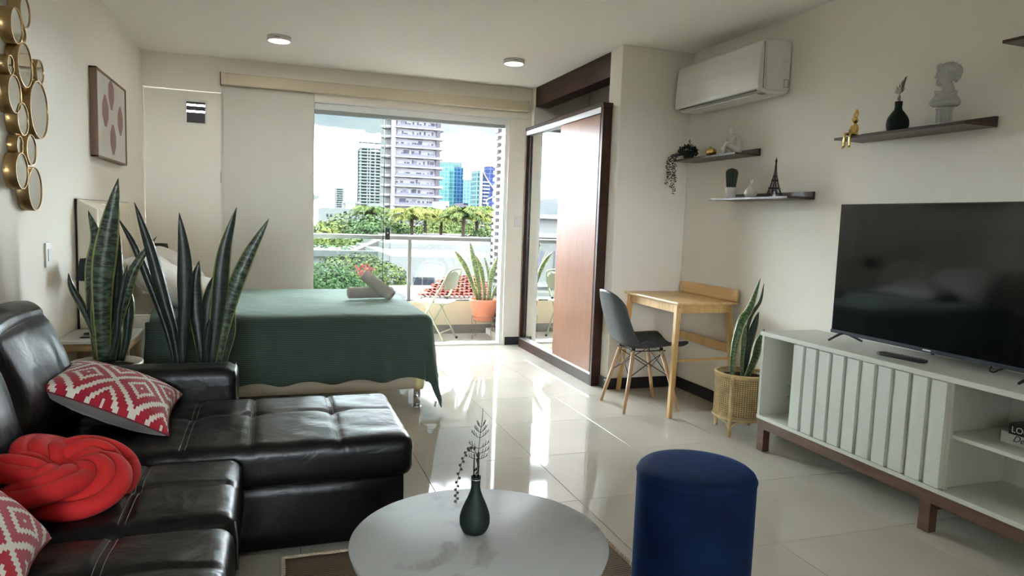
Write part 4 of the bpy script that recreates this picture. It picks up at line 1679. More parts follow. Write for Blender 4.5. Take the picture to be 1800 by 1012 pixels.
# ================================================================== TELEVISION
q = NT('tv_screen')
q.p.inputs['Base Color'].default_value = (0.004, 0.005, 0.006, 1)
q.p.inputs['Roughness'].default_value = .07
q.p.inputs['Specular IOR Level'].default_value = .75
m_scr = q.m
TX = 2.800
tv = thing('television', 'large flat black television standing on the off-white stand', 'television', (TX + .03, 2.31, .684))
TY1, TY0, TZ0, TZ1 = 2.884, 1.735, .728, 1.399
obj('bezel', MB().box(TX + .002, TX + .030, TY0, TY1, TZ0, TZ1), mat('tv_bezel', (.010, .011, .013, 1), .35), tv, world=True, bevel=.003)
obj('lower_frame', MB().box(TX - .003, TX + .004, TY0, TY1, TZ0 - .004, TZ0 + .014), mat('gunmetal_strip', (.045, .055, .07, 1), .35, metal=.5), tv, world=True, bevel=.001)
obj('screen', MB().box(TX - .0005, TX + .004, TY0 + .005, TY1 - .005, TZ0 + .014, TZ1 - .005), m_scr, tv, world=True)
obj('rear_housing', MB().box(TX + .030, TX + .065, TY0 + .2, TY1 - .2, TZ0 + .03, TZ1 - .25), m_black, tv, world=True, bevel=.01)
lg_ = MB()
yc = 2.308
lg_.box(TX - .0045, TX - .003, yc - .020, yc + .020, TZ0 + .003, TZ0 + .009)
obj('logo_plate', lg_, mat('silver_logo', (.7, .7, .7, 1), .3), tv, world=True)
obj('sensor', MB().box(TX - .004, TX + .010, yc - .030, yc - .022, TZ0 - .010, TZ0 - .002), m_black, tv, world=True)
for y in (2.80, 1.82):
    f_ = MB()
    top_ = Vector((TX + .015, y, TZ0 + .005))
    for s_, L_ in ((-1, .075), (1, .095)):
        pts = bez([top_ + Vector((s_ * .0, 0, 0)), top_ + Vector((s_ * .030, 0.01, -.010)), Vector((TX + .015 + s_ * L_, y + (.035 if s_ < 0 else -.02), .689))], 8)
        f_.tube(pts, [.008] * 3 + [.007] * 3 + [.006] * 3, 8)
    obj('foot', f_, m_black, tv, world=True)
lp = MB().tube(bez([(TX + .03, 2.02, .735), (TX + .012, 2.02, .715), (TX + .0, 2.015, .705), (TX + .005, 2.0, .700), (TX + .02, 1.99, .712), (TX + .03, 1.97, .722)], 14), .003, 6)
obj('cable_loop', lp, m_black, tv, world=True)
rc = thing('remote_control', 'black remote control lying on the television stand in front of the screen', 'remote', (2.722, 2.37, .684), rotz=math.radians(8))
obj('body', MB().rbox((0, 0, .009), (.046, .225, .017), .007, (6, 12, 4)), m_black, rc)
for r_ in range(11):
    for c_ in range(3):
        if r_ in (3, 4) and c_ == 1:
            continue
        obj('button', MB().box(-.014 + c_ * .011, -.007 + c_ * .011, .085 - r_ * .0165, .092 - r_ * .0165, .0168, .0186), mat('grey_button', (.09, .095, .10, 1), .5), rc)
obj('direction_pad', MB().lathe([(.011, .0165), (.010, .019), (.005, .0195)], (.0, .034, 0), 20), mat('grey_button', (.09, .095, .10, 1), .5), rc)

# ================================================================== AIR CONDITIONER
m_acw = mat('ac_white_gloss', (0.72, 0.71, 0.66, 1), .38)
ac = thing('air_conditioner', 'white wall-mounted split air conditioner near the ceiling over the shelves', 'air conditioner', (2.9, 4.0, 2.085))
AY0, AY1 = 3.565, 4.495
out = [(2.998, 2.095), (2.998, 2.405), (2.985, 2.412), (2.83, 2.402), (2.796, 2.392), (2.784, 2.365), (2.776, 2.24), (2.772, 2.115), (2.782, 2.098), (2.83, 2.082), (2.96, 2.082)]


def yprism(mb, pts, y0, y1):
    n = len(pts)
    v = [Vector((x, y0, z)) for x, z in pts] + [Vector((x, y1, z)) for x, z in pts]
    f = [tuple(range(n)), tuple(range(n, 2 * n))[::-1]] + [(i, n + i, n + (i + 1) % n, (i + 1) % n) for i in range(n)]
    mb.add(v, f)
    return mb


obj('housing', yprism(MB(), out, AY0 + .012, AY1 - .012), m_acw, ac, world=True, bevel=.010, seg=3)
fp = [(2.800, 2.398), (2.782, 2.385), (2.772, 2.34), (2.764, 2.24), (2.762, 2.125), (2.768, 2.103), (2.776, 2.100), (2.79, 2.38)]
obj('front_panel', yprism(MB(), fp, AY0 + .004, AY1 - .004), m_acw, ac, world=True, bevel=.004, seg=2)
obj('side_cap', yprism(MB(), [(2.815, 2.105), (2.808, 2.385), (2.98, 2.40), (2.988, 2.39), (2.988, 2.115), (2.98, 2.105)], AY0, AY0 + .014), m_acw, ac, world=True, bevel=.004)
obj('panel_gap', yprism(MB(), [(2.803, 2.11), (2.797, 2.385), (2.801, 2.385), (2.808, 2.11)], AY0 + .0115, AY0 + .0135), m_black, ac, world=True)
obj('louvre', MB().box(2.79, 2.87, AY0 + .05, AY1 - .05, 2.076, 2.081), m_acw, ac, world=True, bevel=.001)
obj('louvre_gap', MB().box(2.776, 2.782, AY0 + .04, AY1 - .04, 2.094, 2.0995), m_black, ac, world=True)
obj('sensor', MB().box(2.80, 2.835, AY0 + .02, AY0 + .055, 2.0795, 2.083), mat('grey_sensor', (.12, .12, .12, 1), .3), ac, world=True)
lb_ = MB()
for k in range(3):
    lb_.box(2.925, 2.955, AY0 - .0012, AY0, 2.235 + k * .018, 2.243 + k * .018)
obj('label', lb_, mat('pale_label', (.62, .62, .6, 1), .5), ac, world=True)
fl_ = MB()
for a in ((2.945, 2.980, 2.125, 2.128), (2.945, 2.980, 2.170, 2.173), (2.945, 2.948, 2.128, 2.17), (2.977, 2.980, 2.128, 2.17)):
    fl_.box(a[0], a[1], AY0 - .001, AY0, a[2], a[3])
obj('knockout_flap', fl_, mat('grey_line', (.2, .2, .19, 1), .5), ac, world=True)

# ================================================================== WALL SHELVES
m_ledge = wood('shelf_dark_walnut', (0.040, 0.021, 0.017, 1), (0.080, 0.044, 0.036, 1), .35, axis='Y')


def shelf(lb, y0, y1, z):
    t = thing('floating_shelf', lb, 'shelf', (XR - .1, (y0 + y1) / 2, z), group='dark walnut ledges on the right wall')
    h_ = (y1 - y0) / 2
    obj('board', MB().box(-.10, .098, -h_, h_, -.013, 0), m_ledge, t, bevel=.001)
    obj('back_rail', MB().box(.080, .098, -h_, h_, 0, .034), m_ledge, t, bevel=.001)
    return t


S1, S2, S3 = 1.745, 1.452, 1.748
shelf('dark floating shelf holding the trailing plant and gold apple', 3.802, 4.535, S1)
shelf('dark floating shelf holding the cactus and small tower, lowest of the ledges', 3.290, 4.045, S2)
shelf('dark floating shelf holding the bust and bottle vase', 2.232, 2.968, S3)
shelf('dark floating shelf cut by the top right corner of the picture', 1.36, 2.10, 2.052)
# ================================================================== SHELF ORNAMENTS
m_wcer = mat('white_ceramic', (0.62, 0.60, 0.55, 1), .35)
m_matw = mat('matt_white_resin', (0.62, 0.60, 0.55, 1), .7)
m_brass = mat('polished_gold', (0.72, 0.50, 0.16, 1), .16, metal=1)
m_tgreen = mat('dusky_green_leaf', (0.012, 0.028, 0.022, 1), .6)
m_plaster = mat('grey_plaster', (0.46, 0.46, 0.44, 1), .85, bump=.15, bscale=120)

# trailing plant
tp = thing('trailing_plant', 'dark trailing plant in a small pot hanging over the shelf corner by the wall stub', 'plant', (2.87, 4.44, S1))
obj('pot', MB().lathe([(.026, 0), (.034, .015), (.038, .05), (.034, .055), (.001, .05)], n=24), mat('dark_teal_pot', (.02, .04, .04, 1), .5), tp)
random.seed(21)


def leaflet(mb, p, d, s_):
    d = d.normalized()
    sd_ = d.cross(Vector((random.uniform(-1, 1), random.uniform(-1, 1), random.uniform(-.3, 1)))).normalized()
    mb.add([p, p + d * s_ * .5 + sd_ * s_ * .32, p + d * s_, p + d * s_ * .5 - sd_ * s_ * .32], [(0, 1, 2, 3)])


lf = MB()
for k in range(420):
    th, ph_ = random.uniform(0, 2 * PI), math.acos(random.uniform(-.6, 1))
    d = Vector((math.sin(ph_) * math.cos(th), math.sin(ph_) * math.sin(th), math.cos(ph_)))
    p = Vector((-.005, .005, .052)) + Vector((d.x * .055, d.y * .062, d.z * .042)) * random.uniform(.5, 1)
    leaflet(lf, p, d + Vector((random.uniform(-.5, .5), random.uniform(-.5, .5), random.uniform(-.3, .5))), .017)
for k in range(9):
    leaflet(lf, Vector((0, .0, .095 + k * .004)), Vector((random.uniform(-1, 1), random.uniform(-1, 1), 1)), .011)
obj('foliage', lf, m_tgreen, tp, solid=-.0008, kind='stuff')
for (x0, y0, z1) in ((-.105, .085, -.165), (-.108, .055, -.135), (-.104, .005, -.215), (-.107, -.015, -.23), (-.103, .03, -.19)):
    vb = MB()
    path = bez([(-.02, y0 * .5, .06), (-.075, y0 * .9, .035), (x0, y0, -.01), (x0 + .004, y0 + .006, z1 * .5), (x0 - .003, y0 - .002, z1)], 30)
    vb.tube(path, .0009, 4)
    for k in range(8, 31):
        for s_ in (-1, 1):
            leaflet(vb, path[k], Vector((random.uniform(-.4, .4), s_, random.uniform(-.5, .4))), .018)
    obj('vine', vb, m_tgreen, tp)

tp.scale = (1.1, 1.12, 1.1)
# gold apple
ap = thing('gold_apple', 'small shiny gold apple ornament on the shelf beside the trailing plant', 'ornament', (2.87, 4.165, S1))
obj('body', MB().lathe([(.006, .002), (.016, 0), (.026, .010), (.031, .026), (.029, .040), (.018, .050), (.008, .049), (.001, .044)], n=32), m_brass, ap)
obj('stem', MB().tube([(0, 0, .044), (.001, .002, .060), (.004, .004, .068)], .0015, 6), m_brass, ap)
obj('leaf', MB().ell((0, .012, .060), .004, .011, .003, 10, 6), m_brass, ap)


ap.scale = (1.15, 1.15, 1.15)


def blobs(lst, chains=()):
    mb = MB()
    for c, r in lst:
        r = r if isinstance(r, tuple) else (r, r, r)
        mb.ell(c, *r, n=14, m=10)
    for pts, rr in chains:
        pp = bez(pts, 14)
        if isinstance(rr, (tuple, list)):
            R_ = []
            for i in range(15):
                t = i / 14 * (len(rr) - 1)
                k = min(int(t), len(rr) - 2)
                R_.append(rr[k] + (rr[k + 1] - rr[k]) * (t - k))
        else:
            R_ = rr
        mb.tube(pp, R_, 10)
        mb.ell(pp[0], *(((R_[0] if isinstance(R_, list) else R_),) * 3), n=10, m=8)
        mb.ell(pp[-1], *(((R_[-1] if isinstance(R_, list) else R_),) * 3), n=10, m=8)
    return mb


# seated abstract figure: faces +Y (towards the window), knees up, arms round the knees, bowed head
fg = thing('seated_figurine', 'white abstract figurine seated with arms around raised knees on the upper left shelf', 'figurine', (2.865, 3.93, S1), rotz=.85)
obj('body', blobs(
    [((0, .003, .158), (.0175, .019, .023))],
    [([(0, -.032, .018), (0, -.038, .055), (0, -.030, .098), (0, -.014, .118)], (.026, .022, .020, .015)),
     ([(0, -.014, .118), (0, -.005, .135)], (.009, .009)),
     ([(-.014, -.032, .018), (-.016, .015, .055), (-.015, .030, .072)], (.021, .014, .011)),
     ([(.014, -.032, .018), (.016, .015, .050), (.015, .028, .066)], (.021, .014, .011)),
     ([(-.015, .030, .072), (-.014, .040, .035), (-.013, .045, .006), (-.013, .072, .005)], (.011, .010, .008, .006)),
     ([(.015, .028, .066), (.014, .038, .035), (.013, .042, .006), (.013, .068, .005)], (.011, .010, .008, .006)),
     ([(-.024, -.014, .114), (-.030, .002, .085), (-.022, .034, .052), (-.004, .056, .030)], (.011, .009, .007, .006)),
     ([(.024, -.014, .114), (.030, .010, .095), (.020, .036, .088), (.004, .022, .132)], (.011, .009, .007, .006)),
     ([(-.024, -.014, .114), (.024, -.014, .114)], (.011, .011))]), m_matw, fg, remesh=.0028, smoothit=3)

fg.scale = (1.12, 1.12, 1.02)
# cactus
ct = thing('cactus', 'ribbed green cactus in a small white pot on the lower shelf', 'plant', (2.862, 3.905, S2))
obj('pot', MB().lathe([(.028, 0), (.031, .004), (.039, .066), (.039, .072), (.034, .072), (.033, .062), (.001, .060)], n=32), m_wcer, ct)
cb = MB()
cv_, cf_ = [], []
NC, NZ = 66, 22
for i in range(NZ + 1):
    a = i / NZ
    r = .0345 * (0.72 + .38 * a) * max(0.02, 1 - max(0, (a - .72) / .28) ** 2.4) ** .5
    for j in range(NC):
        th = 2 * PI * j / NC
        rr = r * (1 + .16 * math.cos(11 * th))
        cv_.append((rr * math.cos(th), rr * math.sin(th), .060 + a * .138))
for i in range(NZ):
    for j in range(NC):
        cf_.append((i * NC + j, i * NC + (j + 1) % NC, (i + 1) * NC + (j + 1) % NC, (i + 1) * NC + j))
cf_.append(tuple(NZ * NC + j for j in range(NC)))
cb.add(cv_, cf_, True)
obj('stem', cb, mat('cactus_green', (.045, .060, .040, 1), .7), ct)
sp_ = MB()
for k in range(11):
    th = 2 * PI * k / 11
    for i in range(2, 22, 1):
        a = i / NZ
        r = .0345 * (0.72 + .38 * a) * max(0.02, 1 - max(0, (a - .72) / .28) ** 2.4) ** .5 * 1.16
        p = Vector((r * math.cos(th), r * math.sin(th), .060 + a * .138))
        for dz, dt in ((0, 0), (.5, .5), (-.4, -.5), (.1, .8)):
            d = Vector((math.cos(th + dt), math.sin(th + dt), dz))
            sd_ = Vector((0, 0, 1)).cross(d).normalized() * .0008
            sp_.add([p - sd_, p + sd_, p + d * .005], [(0, 1, 2)])
obj('spines', sp_, mat('pale_spines', (.35, .33, .25, 1), .7), ct, kind='stuff')

# pear
pe = thing('ceramic_pear', 'small white ceramic pear between the cactus and the black tower', 'ornament', (2.862, 3.700, S2))
pr_ = bez([(.012, 0, 0), (.030, 0, .008), (.036, 0, .026), (.030, 0, .046), (.018, 0, .064), (.012, 0, .076), (.004, 0, .082), (.0005, 0, .082)], 28)
obj('body', MB().lathe([(max(p.x, .0004), max(p.z, 0)) for p in pr_], n=36), mat('glossy_white_ceramic', (.60, .57, .50, 1), .15, coat=.5), pe)
obj('leaf', MB().ell((0, .010, .094), .003, .005, .013, 8, 6, M=Matrix.Rotation(-.3, 3, 'X')), m_wcer, pe)
obj('leaf', MB().ell((0, -.002, .095), .003, .004, .012, 8, 6, M=Matrix.Rotation(.3, 3, 'X')), m_wcer, pe)
obj('stem', MB().tube([(0, 0, .08), (0, -.006, .092), (0, -.014, .104)], .0012, 6), m_wcer, pe)

pe.scale = (1.14, 1.14, 1.08)
# lattice tower
et = thing('tower_model', 'small black metal lattice tower model standing on the lower shelf', 'ornament', (2.862, 3.480, S2), rotz=.75)
m_iron = mat('dark_iron', (.022, .020, .018, 1), .4, metal=.6)


def hw_at(z):  # half width of outer corner
    return .046 * (1 - z / .225) ** 2.1 * .92 + .0028


ZP1, ZP2 = .050, .098
for sx_ in (-1, 1):
    for sy_ in (-1, 1):
        lb_ = MB()
        pts = []
        lw = lambda z: .011 * (1 - z / .13) + .0035
        prev = None
        for i in range(13):
            z = i / 12 * .128
            h_ = hw_at(z)
            l_ = min(lw(z), h_)
            cs_ = [Vector((sx_ * a, sy_ * b, z)) for a in (h_, h_ - 2 * l_ if h_ > 2 * l_ else 0) for b in (h_, h_ - 2 * l_ if h_ > 2 * l_ else 0)]
            if prev:
                for c0, c1 in zip(prev, cs_):
                    lb_.bar(c0, c1, .0018)
                for (a, b) in ((0, 1), (0, 2), (1, 3), (2, 3)):
                    lb_.bar(prev[a], cs_[b], .0008)
                    lb_.bar(prev[b], cs_[a], .0008)
            prev = cs_
        obj('leg', lb_, m_iron, et)
sp2 = MB()
for i in range(14):
    z0, z1 = .118 + i * .0066, .118 + (i + 1) * .0066
    h0, h1 = hw_at(z0), hw_at(z1)
    for a, b in ((1, 1), (1, -1), (-1, -1), (-1, 1)):
        sp2.bar((a * h0, b * h0, z0), (a * h1, b * h1, z1), .0020)
    for (a, b), (c_, d_) in (((1, 1), (1, -1)), ((1, -1), (-1, -1)), ((-1, -1), (-1, 1)), ((-1, 1), (1, 1))):
        sp2.bar((a * h0, b * h0, z0), (c_ * h1, d_ * h1, z1), .0012)
        sp2.bar((c_ * h0, d_ * h0, z0), (a * h1, b * h1, z1), .0012)
sp2.box(-.0025, .0025, -.0025, .0025, .12, .215)
obj('spire', sp2, m_iron, et)
for z, e_ in ((ZP1, .004), (ZP2, .003)):
    h_ = hw_at(z) + e_
    obj('platform', MB().box(-h_, h_, -h_, h_, z - .003, z + .004).box(-h_ - .0015, h_ + .0015, -h_ - .0015, h_ + .0015, z + .004, z + .0055), m_iron, et)
obj('top_cabin', MB().lathe([(.004, .208), (.0065, .212), (.0065, .220), (.004, .224), (.001, .236), (.0006, .242)], n=12), m_iron, et)
for k in range(4):
    a = k * PI / 2
    M_ = Matrix.Rotation(a, 3, 'Z')
    h_ = hw_at(.0) - .02
    obj('arch', MB().tube([M_ @ Vector((h_ * math.cos(t * PI / 10), hw_at(.02) - .004, .008 + .032 * math.sin(t * PI / 10))) for t in range(11)], .0016, 6), m_iron, et)
for a, b in ((1, 1), (1, -1), (-1, -1), (-1, 1)):
    obj('footing', MB().box(a * .036 - .012, a * .036 + .012, b * .036 - .012, b * .036 + .012, 0, .004), m_iron, et)

# gold rabbit sitting on the edge, legs hanging over the front of the board
rb = thing('gold_rabbit', 'gold rabbit figurine sitting on the shelf edge with dangling legs', 'figurine', (2.845, 2.880, S3), rotz=PI / 2 + .25)
# local -Y is outwards after the turn? legs built towards +Y local -> world -X
obj('body', blobs(
    [((0, 0, .085), (.0165, .019, .017)), ((0, .010, .080), (.010, .012, .009)), ((0, -.004, .020), (.018, .018, .022))],
    [([(0, -.004, .015), (0, -.004, .045), (0, -.001, .068)], (.018, .015, .009)),
     ([(-.006, -.002, .095), (-.009, -.004, .118), (-.006, -.006, .140)], (.0045, .006, .003)),
     ([(.006, -.002, .095), (.008, -.006, .116), (.003, -.010, .132), (.008, -.012, .142)], (.0045, .006, .005, .003)),
     ([(-.010, .0, .011), (-.013, .030, .012), (-.014, .056, .008), (-.015, .060, -.025), (-.015, .058, -.052), (-.016, .070, -.060)], (.010, .008, .007, .006, .006, .006)),
     ([(.010, .0, .011), (.013, .030, .012), (.014, .056, .008), (.015, .060, -.025), (.015, .058, -.052), (.016, .070, -.060)], (.010, .008, .007, .006, .006, .006)),
     ([(-.014, -.002, .058), (-.022, .004, .038), (-.016, .018, .020)], (.005, .005, .004)),
     ([(.014, -.002, .058), (.022, .004, .038), (.016, .018, .020)], (.005, .005, .004))]), m_brass, rb, remesh=.0022, smoothit=2)

# bottle vase with looped hollow and palm leaf
v2 = thing('bottle_vase', 'dark green rounded bottle vase with a palm sprig on the bust shelf', 'vase', (2.868, 2.640, S3))
pr_ = bez([(.030, 0, 0), (.042, 0, .008), (.050, 0, .034), (.046, 0, .062), (.030, 0, .088), (.016, 0, .108), (.0145, 0, .132), (.0155, 0, .146)], 36)


def vfn(a, b):
    i = a * 36
    k = min(int(i), 35)
    p = pr_[k].lerp(pr_[k + 1], i - k)
    th = b * 2 * PI
    # hollow pressed into the side that faces the window
    dth = (th - math.radians(115) + PI) % (2 * PI) - PI
    z = p.z
    dent = .016 * math.exp(-(dth / .42) ** 2) * math.exp(-((z - .048) / .030) ** 2)
    r = p.x - dent
    return (r * math.cos(th), r * math.sin(th), z)


obj('body', MB().grid(vfn, 44, 48), m_dkgreen, v2, weld=True, solid=.002)
obj('base', MB().lathe([(.0298, 0.0), (.0298, .002)], n=40), m_dkgreen, v2)
obj('glass_tube', MB().lathe([(.0065, .12), (.0065, .172)], n=16, capb=False, capt=False), glass('tube_glass', (.95, .97, .96, 1)), v2)
st_ = MB()
st_.tube(bez([(0, 0, .12), (0, -.001, .16), (0, .0, .185), (0, -.012, .225), (0, -.020, .245)], 12), .0012, 6)
for k in range(8):
    st_.ell((random.uniform(-.003, .003), random.uniform(-.003, .003), .14 + k * .005), .003, .003, .003, 6, 5)
obj('stem', st_, mat('sprig_green', (.12, .14, .06, 1), .6), v2)
pl_ = MB()
cp = bez([(0, .0, .180), (0, -.002, .200), (0, -.012, .225), (0, -.024, .252)], 14)
for k in range(15):
    p = cp[k]
    for s_ in (-1, 1):
        base_a = math.radians(150 - k * 7) if s_ > 0 else math.radians(30 + (14 - k) * 2)
        L_ = .036 * (1 - (k / 16) ** 2 * .7)
        d = Vector((0.25 * random.uniform(-1, 1), math.cos(base_a) * -1 * 1.0, math.sin(base_a)))
        if s_ < 0:
            d = Vector((.1, -.75, .62 + .02 * k))
        e_ = p + d.normalized() * L_
        w_ = Vector((0, -d.z, d.y)).normalized() * .0016
        m_ = p.lerp(e_, .5)
        pl_.add([p, m_ + w_, e_, m_ - w_], [(0, 1, 2, 3)])
obj('palm_leaf', pl_, mat('palm_dark', (.03, .045, .025, 1), .55), v2, solid=-.0006)

# classical bust (generic), profile facing the window (+Y)
bu = thing('plaster_bust', 'grey plaster classical bust with curly hair on a short fluted column', 'bust', (2.862, 2.385, S3), rotz=.80)
pdm = MB()
pdm.lathe([(.041, 0), (.042, .004), (.037, .010), (.032, .014)], n=40)
nfl = 18
pv, pf = [], []
for i, z in enumerate((.012, .070)):
    for j in range(nfl * 4):
        th = 2 * PI * j / (nfl * 4)
        rr = .0325 - (.0032 if j % 4 in (1, 2) else 0)
        pv.append((rr * math.cos(th), rr * math.sin(th), z))
N_ = nfl * 4
pf = [(j, (j + 1) % N_, N_ + (j + 1) % N_, N_ + j) for j in range(N_)]
pdm.add(pv, pf)
pdm.lathe([(.0335, .068), (.036, .072), (.036, .078), (.030, .081)], n=40)
obj('column', pdm, mat('pale_grey_plaster', (.44, .45, .44, 1), .8), bu)
random.seed(12)
hair = []
HC = Vector((0, -.006, .238))
for k in range(420):
    th = random.uniform(0, 2 * PI)
    ph_ = math.acos(random.uniform(-.55, 1))
    d = Vector((math.sin(ph_) * math.cos(th), math.sin(ph_) * math.sin(th), math.cos(ph_)))
    # leave the face open: front is +Y below the fringe
    if d.y > .15 and d.z < .30:
        continue
    if d.y > -.35 and d.z < -.1:
        continue
    p = HC + Vector((d.x * .036, d.y * .046, d.z * .038))
    hair.append((p, random.uniform(.0045, .0075)))
for k in range(40):
    hair.append((HC + Vector((random.uniform(-.028, .028), .040 + random.uniform(-.008, .006), .020 + random.uniform(-.006, .010))), random.uniform(.0045, .0070)))
for k in range(30):
    hair.append((HC + Vector((random.uniform(-.024, .024), -.030 + random.uniform(-.008, .006), -.024 + random.uniform(-.016, .015))), random.uniform(.005, .008)))
hd = [((0, -.006, .236), (.033, .043, .040)), ((0, .014, .212), (.026, .024, .030)), ((0, .029, .188), (.016, .014, .011)), ((0, .0455, .217), (.0048, .0075, .0050)),
      ((0, .0405, .227), (.0045, .006, .012)), ((0, .038, .204), (.009, .0055, .0026)), ((0, .0375, .198), (.008, .0055, .0028)),
      ((-.014, .024, .212), (.011, .012, .014)), ((.014, .024, .212), (.011, .012, .014)), ((0, .0345, .240), (.024, .008, .0050)),
      ((0, .030, .250), (.024, .012, .014)), ((-.032, -.004, .222), (.005, .008, .012)), ((.032, -.004, .222), (.005, .008, .012))]
torso = [((0, -.004, .116), (.056, .038, .028)), ((0, .006, .098), (.054, .036, .018)), ((-.042, -.004, .104), (.020, .028, .020)), ((.042, -.004, .104), (.020, .028, .020)),
         ((0, -.010, .138), (.044, .030, .022)), ((0, .022, .132), (.028, .014, .010))]
# the shoulders face the room while the head turns towards the window
tr_ = lambda p: (-p[1], p[0], p[2])
torso = [(tr_(c), (r[1], r[0], r[2])) for c, r in torso]
obj('head', blobs(hd + hair + torso, [([(0, -.006, .135), (0, -.006, .165), (0, .006, .195)], (.029, .0245, .022)), ([tr_(p) for p in ((-.038, .018, .146), (0, .030, .132), (.042, .016, .148))], (.007, .008, .007)),
     ([tr_(p) for p in ((-.044, .024, .094), (-.012, .036, .100), (.014, .030, .092))], (.009, .009, .009))]), m_plaster, bu, remesh=.0021, smoothit=1)

# ================================================================== LEFT WALL
wm = thing('wall_mirror', 'cluster of round mirrors in gold rims hanging on the left wall', 'mirror', (XL, 3.75, 1.7))
MS = [((120, 57), 73, .050), ((80, 121), 84, .030), ((122, 162), 42, .050), ((120, 305), 105, .045), ((65, 305), 47, .030), ((163, 330), 46, .050), ((190, 338), 58, .060),
      ((72, 441), 91, .030), ((187, 516), 136, .048), ((110, 558), 78, .050), ((108, 681), 44, .030), ((150, 702), 73, .055), ((106, 801), 87, .028), ((168, 885), 103, .045)]
m_rim = m_gold
for k, ((cx_, cy_), hh, dep) in enumerate(MS):
    u, v = cx_ * 110 / 293, cy_ * 380 / 1012
    X_ = XL + .004 + .045
    c_ = at(u, v, X=X_)
    r_ = abs(at(u, v - hh * 380 / 1012, X=X_).z - c_.z) * .985
    my = Matrix.Rotation(PI / 2, 3, 'Y')
    x_front = .049 if k not in (2, 4, 5, 10) else .040
    base = Vector((0, c_.y - 3.75, c_.z - 1.7))
    rim = MB().lathe([(r_, .002), (r_, x_front), (r_ - .004, x_front), (r_ - .004, x_front - .003), (r_ - .004, .002)], n=56, capb=False, capt=False, M=my, c=base)
    rf = obj('round_frame', rim, m_rim, wm)
    obj('mirror_glass', MB().lathe([(.0001, x_front - .0035), (r_ - .004, x_front - .0035)], n=56, capb=False, capt=False, M=my, c=base), m_mirror, rf)

pa = thing('framed_print', 'wood-framed print with four speckled pink hexagonal shapes on the left wall', 'picture', (XL, 5.23, 1.56))
y0_, y1_, z0_, z1_ = 4.80, 5.665, 1.552, 2.085
m_frw = wood('picture_frame_wood', srgb(96, 70, 46), srgb(124, 92, 62), .5, axis='Z')
for a in ((y0_, y0_ + .012, z0_, z1_), (y1_ - .012, y1_, z0_, z1_), (y0_, y1_, z0_, z0_ + .012), (y0_, y1_, z1_ - .012, z1_)):
    obj('frame_rail', MB().box(XL, XL + .042, a[0], a[1], a[2], a[3]), m_frw, pa, world=True, bevel=.001)
cvs = obj('canvas', MB().box(XL + .002, XL + .034, y0_ + .012, y1_ - .012, z0_ + .012, z1_ - .012), mat('canvas_white', (0.60, 0.565, 0.52, 1), .8, var=.06, vscale=4, bump=.1, bscale=300), pa, world=True)
m_hex = mat('speckled_mauve', (0.30, 0.19, 0.17, 1), .85, var=.35, vscale=140)
for (cy_, cz_, hy_, hz_) in ((.285, .57, .105, .165), (.49, .83, .10, .185), (.80, .55, .10, .165), (.53, .27, .105, .165)):
    yc_, zc_ = y0_ + cy_ * (y1_ - y0_), z0_ + cz_ * (z1_ - z0_)
    hy2, hz2 = hy_ * (y1_ - y0_) * .95, hz_ * (z1_ - z0_) * 1.12
    top = min(zc_ + hz2, z1_ - .014)
    pts = [(yc_ - hy2 * .28, zc_ - hz2), (yc_ + hy2 * .28, zc_ - hz2), (yc_ + hy2, zc_ - hz2 * .35), (yc_ + hy2, zc_ + hz2 * .35), (yc_ + hy2 * .28, top), (yc_ - hy2 * .28, top), (yc_ - hy2, zc_ + hz2 * .35), (yc_ - hy2, zc_ - hz2 * .35)]
    M_ = Matrix(((0, 0, 1, XL + .034), (1, 0, 0, 0), (0, 1, 0, 0), (0, 0, 0, 1)))
    obj('printed_shape', MB().prism(pts, 0, .0006, M=M_), m_hex, cvs, world=True)

# ================================================================== CUSHIONS ON THE SOFA
q = NT('ikat_diamonds')
t_ = q.n('Attribute')
t_.attribute_name = 'puv'
s_ = q.n('SeparateXYZ')
q.l(t_.outputs['Vector'], s_.inputs[0])


def mth(op, a, b=None, c=None):
    x = q.n('Math', operation=op)
    for i, v_ in enumerate((a, b, c)):
        if v_ is None:
            continue
        if isinstance(v_, (int, float)):
            x.inputs[i].default_value = v_
        else:
            q.l(v_, x.inputs[i])
    return x.outputs[0]


# diamonds repeat; stepped edges come from snapping the coordinates to a stitch grid
STEP = 0.0192
ux = mth('MULTIPLY', mth('FLOOR', mth('DIVIDE', s_.outputs['X'], STEP)), STEP)
vy = mth('MULTIPLY', mth('FLOOR', mth('DIVIDE', s_.outputs['Y'], STEP * .5)), STEP * .5)
PX, PY = .46, .62
a_ = mth('ABSOLUTE', mth('SUBTRACT', mth('FRACT', mth('DIVIDE', ux, PX)), .5))
b_ = mth('ABSOLUTE', mth('SUBTRACT', mth('FRACT', mth('DIVIDE', vy, PY)), .5))
d_ = mth('ADD', a_, b_)  # 0 in a diamond's centre .. 1 at corners ; lattice at .5
# fold so both diamond families look alike
d2_ = mth('SUBTRACT', .5, mth('ABSOLUTE', mth('SUBTRACT', d_, .5)))
rp = ramp(q, mth('MULTIPLY', d2_, 2.0), [(0.0, (0.62, 0.58, 0.50, 1)), (0.07, (0.33, 0.006, 0.022, 1)), (0.36, (0.62, 0.58, 0.50, 1)), (0.54, (0.33, 0.006, 0.022, 1)), (0.88, (0.62, 0.58, 0.50, 1))])
rampn = [n_ for n_ in q.t.nodes if n_.type == 'VALTORGB'][-1]
rampn.color_ramp.interpolation = 'CONSTANT'
q.l(rp, q.p.inputs['Base Color'])
q.p.inputs['Roughness'].default_value = .9
q.p.inputs['Sheen Weight'].default_value = .2
nn_ = q.n('TexNoise', Scale=600.0)
q.l(coords(q), nn_.inputs['Vector'])
bm_ = q.n('Bump', Strength=.25, Distance=.001)
q.l(nn_.outputs['Fac'], bm_.inputs['Height'])
q.l(bm_.outputs[0], q.p.inputs['Normal'])
m_ikat = q.m
